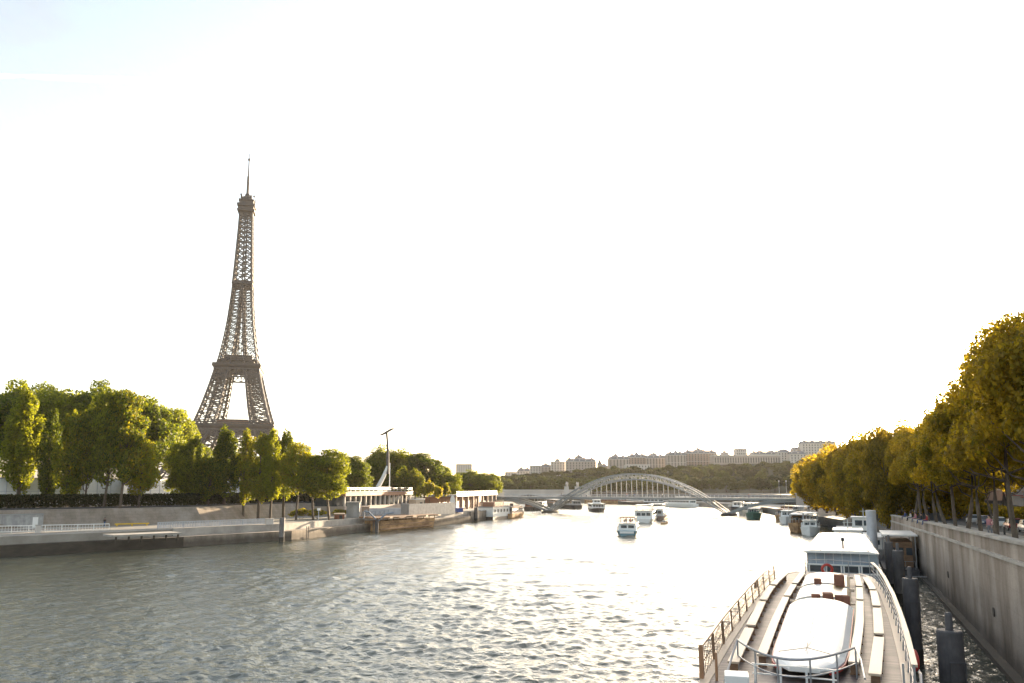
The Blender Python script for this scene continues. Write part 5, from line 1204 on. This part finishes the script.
hut('white_kiosk', 'small white roofed kiosk above the right end of the pavilion', 'kiosk', 410, 423, 499.5, 506, 246, 3.2, 'cream', 4, 'white', R(40), 'dark')
hp, hq, hr = Vector(G(408, 512.8, 4.2)), Vector(G(455, 510.5, 4.2)), Vector(G(401, 511.5, 4.2))
for nm, p, q, lab, mm in (('hoarding', hp, hq, 'long grey ribbed hoarding above the rusty barge hull', 'ribbed'), ('hoarding', hr, hp, 'short dark return of the grey hoarding beside the pavilion', 'grey')):
    L = (q - p).length; a = math.atan2((q - p).y, (q - p).x); t = thing(nm, lab, 'hoarding', (p.x, p.y, 3.2), a); mb = MB(); mb.box((L / 2, 0, 1.75), (L, .12, 3.3)); mb.build('panel', M[mm], t); mb = MB(); [mb.bar((L * k / 8, .2, 0), (L * k / 8, .2, 3.5), .12) for k in range(9)]; mb.bar((0, .2, 3.3), (L, .2, 3.3), .1); mb.build('frame', M['steel'], t)
pw, pe = Vector(G(368, 512, 4)), Vector(G(408, 511.5, 4)); L = (pe - pw).length; t = thing('hoarding', 'low pale panel wall below the pavilion columns', 'hoarding', (pw.x, pw.y, 3.2), math.atan2((pe - pw).y, (pe - pw).x)); mb = MB(); mb.box((L / 2, 0, .9), (L, .14, 1.8)); mb.build('panel', M['pale_steel'], t); mb = MB(); mb.box((L / 2, 0, 1.85), (L, .24, .12)); mb.build('cap', M['white'], t)
mb = MB(); x, y = G(452.5, 511, 3.2); mb.loft([[(-1.2 * k_, -.15, z), (1.1 * k_, -.15, z), (1.1 * k_, .15, z), (-1.2 * k_, .15, z)] for z, k_ in ((0, 1.2), (2.2, .9), (4.2, .62), (5.2, .25))]); o = mb.build('sail_marker', M['white']); o.location = (x, y, 3.2); o.rotation_euler = (0, 0, .3); tag(o, 'white sail shaped marker at the end of the grey hoarding', 'marker')
# rusty barge hull against the quay
pa, pb = Vector(G(379, 531.5, 0)), Vector(G(433, 527, 0)); d = (pb - pa); L = d.length; a = math.atan2(d.y, d.x)
t = thing('barge_hull', 'rust and tan barge hull with ragged overhanging deck by the left quay', 'barge', (pa.x, pa.y, 0), a)
mb = MB(); rings = []
for k in range(13):
    u = k / 12; w = 1 - max(0, (u - .8) / .2) ** 2 * .5; rings.append([(L * u, .3, -.8), (L * u, -.2, .5), (L * u + .3 * math.sin(k * 2.1), -.55 - .15 * math.sin(k * 1.7), 2.6), (L * u, 4.6 * w, 2.6), (L * u, 4.2 * w, -.8)])
mb.loft(rings); mb.build('hull', M['rust'], t)
mb = MB(); mb.loft([[(L * k / 12 + .2 * math.sin(k), -1.5 - .25 * math.sin(k * 2.3), 3.2 + .06 * math.sin(k * 1.3)), (L * k / 12, 4.8, 3.4), (L * k / 12, 4.8, 3.75), (L * k / 12 + .2 * math.sin(k), -1.5 - .25 * math.sin(k * 2.3), 3.55 + .06 * math.sin(k * 1.3))] for k in range(-1, 14)]); mb.build('deck', M['wood'], t)
mb = MB(); [mb.bar((L * k / 9, -.45, 2.55), (L * k / 9, -.45, 3.25), .16) for k in range(10)]; mb.bar((0, -.36, 1.6), (L, -.36, 1.6), .22, .25); mb.bar((0, -.3, .55), (L * .96, -.3, .55), .25, .3); mb.build('fender', M['wood'], t)
x, y = G(377, 532, 0); t = thing('mooring_strut', 'dark forked strut at the near end of the rusty barge', 'strut', (x, y, 0), .5)
mb = MB(); mb.tube([(0, 0, -3), (0, 0, 3.2)], .42, 10); mb.build('pile', M['steel_dark'], t)
mb = MB(); mb.tube([(0, 0, 2.6), (2.4, .6, 4.4), (4.6, 1, 4.7)], .24, 8); mb.tube([(0, 0, 2.8), (-2.0, .5, 4.9), (-3.2, .8, 5.2)], .2, 8); mb.tube([(-3.2, .8, 5.2), (-3.2, .8, 3.2)], .18, 8); mb.build('arm', M['greyblue'], t)
t = thing('gangway_truss', 'grey steel gangway truss beside the forked strut', 'gangway', (x - 3.4, y + 4, 3.2), R(55)); mb = MB()
for yy in (0, 1.6):
    mb.bar((0, yy, 0), (8, yy, .3), .16); mb.bar((0, yy, 1.6), (8, yy, 1.9), .16)
    for k in range(6): mb.bar((k * 1.6, yy, .06 * k), (k * 1.6, yy, 1.6 + .06 * k), .1); k < 5 and mb.bar((k * 1.6, yy, .06 * k), (k * 1.6 + 1.6, yy, 1.6 + .06 * k), .09)
mb.build('truss', M['greyblue'], t); mb = MB(); mb.box((4, .8, .1), (8, 1.6, .1)); mb.build('deck', M['steel'], t)
for k, (px_, py_, lab) in enumerate(((305, 540, 'dark ladder on the pale quay wall right of the mooring pile'), (372, 533, 'dark ladder on the quay wall left of the rusty barge'))):
    x, y = G(px_, py_, 0); t = thing('ladder', lab, 'ladder', (x + .55, y - .25, 0), R(62 - 15 * k)); mb = MB()
    for dx in (-.3, .3): mb.bar((dx, 0, .1), (dx, 0, 2.9), .1)
    mb.build('stile', M['steel_dark'], t); mb = MB(); [mb.bar((-.3, 0, .3 + q * .3), (.3, 0, .3 + q * .3), .06) for q in range(9)]; mb.build('rung', M['steel_dark'], t)
x, y, _ = bank_at(319.5, 4.2); t = thing('sign_post', 'small white sign on a thin post at the quay edge', 'sign', (x, y, 3.2)); mb = MB(); mb.tube([(0, 0, 0), (0, 0, 3.0)], .09, 6); mb.build('post', M['pale_steel'], t); mb = MB(); mb.box((0, -.1, 2.75), (.75, .06, .55)); mb.build('plate', M['white'], t)
# terrace building carrying the bank end of the footbridge
pa, pb = Vector((-19, 268)), Vector((-6.5, 345)); d = pb - pa; L = d.length; a = math.atan2(d.y, d.x)
t = thing('terrace', 'flat concrete terrace on piers joining the footbridge to the left bank', 'terrace', (pa.x, pa.y, 3.2), a)
mb = MB(); mb.box((L / 2, 6, 5.0), (L, 12, .5)); mb.build('slab', M['slate'], t)
mb = MB(); mb.box((L / 2, 9, 2.3), (L - 1, 5, 4.6)); mb.build('back_wall', M['brown_panel'], t)
for k in range(9): mb = MB(); mb.box((1 + k * (L - 2) / 8, .8, 2.3), (.9, .9, 4.6)); mb.build('column', M['limestone3'], t)
mb = MB(); mb.bar((0, .2, 6.4), (L, .2, 6.4), .12); [mb.bar((k * L / 20, .2, 5.3), (k * L / 20, .2, 6.4), .08) for k in range(21)]; mb.box((L / 2, .25, 5.6), (L, .04, .4)); mb.build('railing', M['steel'], t)
# ------------------------------------------------------------------ people
def body_mesh(pose, top, legs, seed):
    """one continuous figure grown with a skin modifier; feet (or seat) at z = 0"""
    sit = pose == 'sit'; wk = .16 if pose == 'walk' else .05; hz = .0 if sit else .92
    V = {'pel': ((0, 0, hz + .02), .15), 'wst': ((0, 0, hz + .22), .125), 'cst': ((0, .01, hz + .42), .155), 'nk': ((0, .01, hz + .57), .06), 'ch': ((0, .03, hz + .66), .085), 'hd': ((0, .02, hz + .76), .10), 'cr': ((0, .01, hz + .83), .075)}
    Ed = [('pel', 'wst'), ('wst', 'cst'), ('cst', 'nk'), ('nk', 'ch'), ('ch', 'hd'), ('hd', 'cr')]
    for s_, n in ((-1, 'l'), (1, 'r')):
        d = wk * s_
        if sit: L = {'hip' + n: ((s_ * .1, 0, hz), .095), 'kn' + n: ((s_ * .12, .45, hz + .02), .065), 'an' + n: ((s_ * .12, .47, hz - .40), .045), 'to' + n: ((s_ * .12, .62, hz - .44), .04)}
        else: L = {'hip' + n: ((s_ * .1, d * .3, hz - .06), .10), 'kn' + n: ((s_ * .1, d * 1.1 + .03, .48), .065), 'an' + n: ((s_ * .1, d * 1.6, .09), .045), 'to' + n: ((s_ * .11, d * 1.6 + .17, .04), .04)}
        V.update(L); Ed += [('pel', 'hip' + n), ('hip' + n, 'kn' + n), ('kn' + n, 'an' + n), ('an' + n, 'to' + n)]
        A = {'sh' + n: ((s_ * .19, 0, hz + .50), .07), 'el' + n: ((s_ * .25, -.03 - d * .4, hz + .22), .045), 'wr' + n: ((s_ * .22, .08 - d if not sit else .28, hz - .02 if not sit else hz + .12), .032), 'hn' + n: ((s_ * .21, .12 - d if not sit else .36, hz - .11 if not sit else hz + .10), .035)}
        V.update(A); Ed += [('cst', 'sh' + n), ('sh' + n, 'el' + n), ('el' + n, 'wr' + n), ('wr' + n, 'hn' + n)]
    ks = list(V); me = bpy.data.meshes.new('body'); me.from_pydata([V[k][0] for k in ks], [(ks.index(a), ks.index(b_)) for a, b_ in Ed], [])
    o = bpy.data.objects.new('body', me); COL.objects.link(o); o.modifiers.new('s', 'SKIN'); sm = o.modifiers.new('u', 'SUBSURF'); sm.levels = 1; sm.render_levels = 1
    for k, sv in zip(ks, me.skin_vertices[0].data): sv.radius = (V[k][1], V[k][1]); sv.use_root = k == 'pel'
    dg = bpy.context.evaluated_depsgraph_get(); m2 = bpy.data.meshes.new_from_object(o.evaluated_get(dg)); bpy.data.objects.remove(o)
    m2.materials.clear()
    for m in (M['skin'], top, legs): m2.materials.append(m)
    for p in m2.polygons:
        z = p.center.z - hz; x = abs(p.center.x); p.material_index = 0 if z > .54 or (x > .17 and z < (.0 if not sit else .14) and z > -.2 and (p.center.y > .1 or not sit) and (not sit or p.center.y < .42 and x > .18)) else (1 if z > .04 else 2); p.use_smooth = True
    return m2
cl = {n: pm('cloth_' + n, c, .85, 0, .15, 6) for n, c in (('black', (.02, .02, .025)), ('white', (.7, .68, .65)), ('blue', (.05, .09, .2)), ('red', (.35, .04, .04)), ('pink', (.45, .2, .22)), ('grey', (.18, .18, .2)))}
hairm = {n: pm('hair_' + n, c, .6, 0, .2, 12) for n, c in (('dark', (.02, .014, .01)), ('brown', (.09, .05, .025)))}
BM = {}
for p_ in ('stand', 'walk', 'sit'):
    for a_, b_ in (('black', 'blue'), ('white', 'black'), ('pink', 'grey'), ('red', 'blue'), ('blue', 'grey')): BM[p_, a_] = body_mesh(p_, cl[a_], cl[b_], 1)
hb = MB(); hb.lathe([(.02, .925), (.07, .915), (.108, .87), (.115, .80), (.10, .74), (.085, .72)], (0, -.015, 0), 12); _h = hb.build('hair', hairm['dark'], smooth=True); HAIR = _h.data; bpy.data.objects.remove(_h)
def person(label, loc, rz, pose='stand', col='black', group=None, scale=1):
    t = thing('person', label, 'person', loc, rz, group, scale)
    for nm, me, z in (('body', BM[pose, col], 0), ('hair', HAIR, (0 if pose == 'sit' else .92) - .045)):
        o = bpy.data.objects.new(nm, me); COL.objects.link(o); o.parent = t; o.location.z = z
    return t
x, y = on_wall(63.5, 2.0); person('person in dark clothes standing at the right parapet by a near trunk', (x, y, wall_z(63.5) + .55), 2, 'stand', 'pink')
for k, (D, c, lab) in enumerate(((92, 'red', 'person in a red top sitting on the right parapet, nearest of those sitting'), (98, 'black', 'person in black sitting on the right parapet next to the one in red'), (105, 'pink', 'person in pink sitting midway along the right parapet'), (112, 'white', 'person in white sitting on the right parapet under the plane trees'), (121, 'blue', 'person in blue sitting far along the right parapet'))):
    x, y = on_wall(D, .3); person(lab, (x, y, float(np.interp(D, [44, 85.5, 149], [8.0, 7.15, 5.85])) + .12), rnd.uniform(-.4, .4) + 1.2, 'sit', c, 'people sitting on the right parapet')
x, y = g3(104.5, 526); person('person in dark clothes standing by the near white railing', (x, y, 3.2), 1, 'stand', 'black')
for k, (u, c, p_) in enumerate(((-33, 'black', 'walk'), (-21, 'white', 'walk'), (-5, 'black', 'stand'), (-2.5, 'red', 'walk'), (1, 'blue', 'walk'), (13, 'white', 'stand'), (26, 'pink', 'walk'), (41, 'black', 'walk'), (48, 'red', 'stand'), (55, 'blue', 'walk'), (60, 'white', 'walk'))):
    q = mid + bu * u; person(f'person in {c} {"walking" if p_ == "walk" else "standing"} on the footbridge deck, {NTH[k].replace("nearest", "first")} from the left end', (q.x + bu.y * 2.4, q.y - bu.x * 2.4, DZ), bang + (1.57 if k % 2 else -1.57), p_, c, 'people on the footbridge')
for k, (f, r_, c) in enumerate(((-2.6, -.8, 'black'), (-1.6, .5, 'red'), (-.6, -.4, 'white'), (.6, .9, 'blue'), (1.8, -.7, 'black'), (3.0, .3, 'white'))):
    a_ = R(12); person('passenger sitting under the brown canopy of the teal sterned tour boat', (27.8 + math.sin(a_) * f + math.cos(a_) * r_, 186 + math.cos(a_) * f - math.sin(a_) * r_, 3.05), rnd.uniform(-.5, .5), 'sit', c, 'passengers on the teal sterned tour boat', .82)
# ------------------------------------------------------------------ parked cars, bollards, houses along the right avenue
def make_car(label, loc, rz, paint, group='cars parked along the right avenue'):
    t = thing('parked_car', label, 'car', loc, rz, group)
    sec = [(-2.1, .42, .78, .72), (-2.05, .36, .92, .80), (-1.2, .30, .98, .86), (.7, .30, .96, .87), (1.75, .32, .84, .82), (2.1, .40, .66, .70)]
    mb = MB(); mb.loft([[(-w, y, z0), (w, y, z0), (w * 1.02, y, (z0 + z1) / 2), (w * .93, y, z1), (-w * .93, y, z1), (-w * 1.02, y, (z0 + z1) / 2)] for y, z0, z1, w in sec]); mb.build('body', paint, t, bevel=.05)
    mb = MB(); mb.loft([[(-w, y, .93), (w, y, .93), (w * .8, y2, z), (-w * .8, y2, z)] for y, y2, z, w in ((-1.75, -1.2, 1.36, .78), (-1.0, -.95, 1.45, .80), (.2, .1, 1.44, .80), (1.0, .35, 1.34, .78))]); c = mb.build('cabin', M['glass'], t)
    mb = MB(); mb.loft([[(-.63, y, z), (.63, y, z), (.6, y, z + .05), (-.6, y, z + .05)] for y, z in ((-1.25, 1.37), (-.6, 1.44), (0, 1.44), (.4, 1.36))]); mb.build('roof', paint, c)
    for sx in (-1, 1):
        for wy in (-1.3, 1.35):
            mb = MB(); P = [(sx * .70, wy, .33), (sx * .88, wy, .33)]; mb.tube(P, .33, 16); w_ = mb.build('wheel', M['dark'], t); mb = MB(); mb.tube([(sx * .86, wy, .33), (sx * .895, wy, .33)], .19, 12); mb.build('rim', M['steel'], w_)
        mb = MB(); mb.box((sx * .58, 2.06, .62), (.3, .1, .14)); mb.build('headlight', M['white'], t); mb = MB(); mb.box((sx * .62, -2.07, .74), (.26, .08, .16)); mb.build('tail_light', M['red'], t)
    return t
paints = {n: pm('car_paint_' + n, c, .3, .2, .05, 1) for n, c in (('black', (.02, .02, .022)), ('silver', (.42, .43, .45)), ('white', (.75, .75, .74)), ('red', (.2, .03, .03)), ('blue', (.05, .07, .13)))}
for k, (D, c, lab) in enumerate(((68, 'silver', 'silver car parked nearest on the right avenue'), (76, 'black', 'black car parked behind the nearest silver one'), (84, 'black', 'black car parked between two trunks, third in the row'), (92, 'silver', 'silver car, fourth in the row along the right avenue'), (100, 'red', 'dark red car parked in the middle of the row'), (109, 'white', 'white car parked farther along the right avenue'), (118, 'blue', 'dark blue car parked beyond the white one'), (128, 'silver', 'silver car parked farthest along the right avenue'))):
    x, y = on_wall(D, 10.5); make_car(lab, (x, y, wall_z(D) + .02), R(-23) + (math.pi if k % 3 == 0 else 0), paints[c])
for k, D in enumerate((56, 60, 64.5, 69, 73.5, 78, 82.5)):
    x, y = on_wall(D, 6.3); t = thing('bollard', f'{NTH[k]} dark iron bollard from the camera along the right pavement edge', 'bollard', (x, y, wall_z(D) + .1), 0, 'bollards along the right pavement'); mb = MB(); mb.lathe([(.12, 0), (.09, .1), (.075, .8), (.1, .84)], n=10); mb.build('post', M['dark'], t); mb = MB(); mb.lathe([(.1, .84), (.1, .95), (.05, 1.02)], n=10); mb.build('cap', M['steel'], t)
x, y = on_wall(67, 5.6); lamp_post('lamp_post', 'dark street lamp between the near plane trunks on the right', (x, y, wall_z(67)), 7.5, M['dark'])
def street_house(label, D, off, w, h, mat):
    x, y = on_wall(D, off); t = thing('apartment_building', label, 'building', (x, y, wall_z(D) - .4), R(67), 'houses along the right avenue')
    fl = int((h - 5) / 3.3)
    mb = MB(); mb.box((0, 0, h / 2), (w, 14, h)); wl_ = mb.build('wall', mat, t)
    mb = MB(); mb.box((0, 0, h + .1), (w + .8, 14.8, .5)); mb.box((0, 0, 4.6), (w + .4, 14.4, .3)); mb.build('cornice', M['limestone2'], wl_)
    mb = MB(); mb.loft([[(-a, -b_, z), (a, -b_, z), (a, b_, z), (-a, b_, z)] for a, b_, z in ((w / 2, 7, h + .35), (w / 2 - 1, 6, h + 3.2), (w / 2 - 2, 3, h + 4.4))]); mb.build('roof', M['slate'], t)
    n = int(w / 3)
    for sgn in (-1, 1):
        for j in range(fl):
            for i in range(n): o = bpy.data.objects.new('window', WIN_ME); COL.objects.link(o); o.parent = t; o.location = (-w / 2 + w * (i + .5) / n, sgn * 7.02, 5.4 + j * 3.3)
        for i in range(n): mb = MB(); mb.box((-w / 2 + w * (i + .5) / n, sgn * 7.5, 3.3), (w / n * .84, 1.2, .18)); i % 2 or mb.build('awning', M['red'], t)
for k, (D, off, w, h, m_, lab) in enumerate(((168, 46, 26, 18, 'limestone3', 'cream town house with red awnings, nearest behind the right avenue trees'), (200, 47, 28, 20, 'limestone', 'tan town house with red awnings, second behind the right avenue trees'), (233, 48, 28, 19, 'limestone3', 'pale town house with red awnings, third behind the right avenue trees'), (266, 49, 28, 20, 'limestone2', 'grey white town house with red awnings, fourth behind the right avenue trees'), (299, 44, 28, 20, 'limestone3', 'town house with red awnings closing the far end of the right avenue'))): street_house(lab, D, off, w, h, M[m_])
# hedge along the far side of the right avenue
r = np.random.RandomState(9); pts = []
for D in np.arange(110, 330, .018): x, y = on_wall(D, 19 + r.randn() * .8); pts.append((x, y, wall_z(D) + 2.6 * r.rand() ** .8))
pts = np.array(pts); nn = r.randn(len(pts), 3); nn /= np.linalg.norm(nn, axis=1)[:, None]
o = bpy.data.objects.new('hedge', leaf_mesh('hedge', pts, nn, .5, [M['leafD']], 8)); COL.objects.link(o); tag(o, 'brownish hedge along the far stretch beyond the parked cars on the right avenue', 'hedge')  # hedge shares the leaf colour that has the sun's glow painted in

# ------------------------------------------------------------------ contrail far above, and the evening haze
def sky_pt(px_, py_, z):
    a = (px_ - 512) / 767.; b_ = (384 - py_) / 767.; t = (z - 11) / (_s + b_ * _c); return Vector((a * t, (_c - b_ * _s) * t, z))
mc = bpy.data.materials.new('contrail_ice'); n_, l_ = nodes(mc); tr_ = n_.new('ShaderNodeBsdfTransparent'); df = n_.new('ShaderNodeBsdfTranslucent'); df.inputs[0].default_value = (1, 1, 1, 1); mx_ = n_.new('ShaderNodeMixShader'); tc_ = n_.new('ShaderNodeTexCoord'); nz_ = n_.new('ShaderNodeTexNoise'); nz_.inputs['Scale'].default_value = .004; l_.new(tc_.outputs['Object'], nz_.inputs['Vector']); mr_ = n_.new('ShaderNodeMapRange'); mr_.inputs['From Min'].default_value = .35; mr_.inputs['From Max'].default_value = .7; mr_.inputs['To Max'].default_value = .35; l_.new(nz_.outputs[0], mr_.inputs[0]); l_.new(mr_.outputs[0], mx_.inputs[0]); l_.new(tr_.outputs[0], mx_.inputs[1]); l_.new(df.outputs[0], mx_.inputs[2]); l_.new(mx_.outputs[0], n_['Material Output'].inputs[0])
mb = MB(); p0, p1 = sky_pt(-60, 74, 3200), sky_pt(400, 89, 3200); mb.tube([p0 + (p1 - p0) * k / 30 for k in range(31)], [13 + .9 * k + 2 * math.sin(k * 2.3) for k in range(31)], 10)
o = mb.build('contrail', mc, smooth=True, kind='stuff')
hm_ = bpy.data.materials.new('evening_haze'); n_, l_ = nodes(hm_); n_.remove(n_['Principled BSDF']); pv = n_.new('ShaderNodeVolumePrincipled'); pv.inputs['Color'].default_value = (.95, .90, .84, 1); pv.inputs['Density'].default_value = .000032; pv.inputs['Anisotropy'].default_value = .3; l_.new(pv.outputs[0], n_['Material Output'].inputs['Volume'])
mb = MB(); mb.box((0, 1000, 169.5), (7000, 5200, 350)); o = mb.build('haze', hm_, kind='stuff')
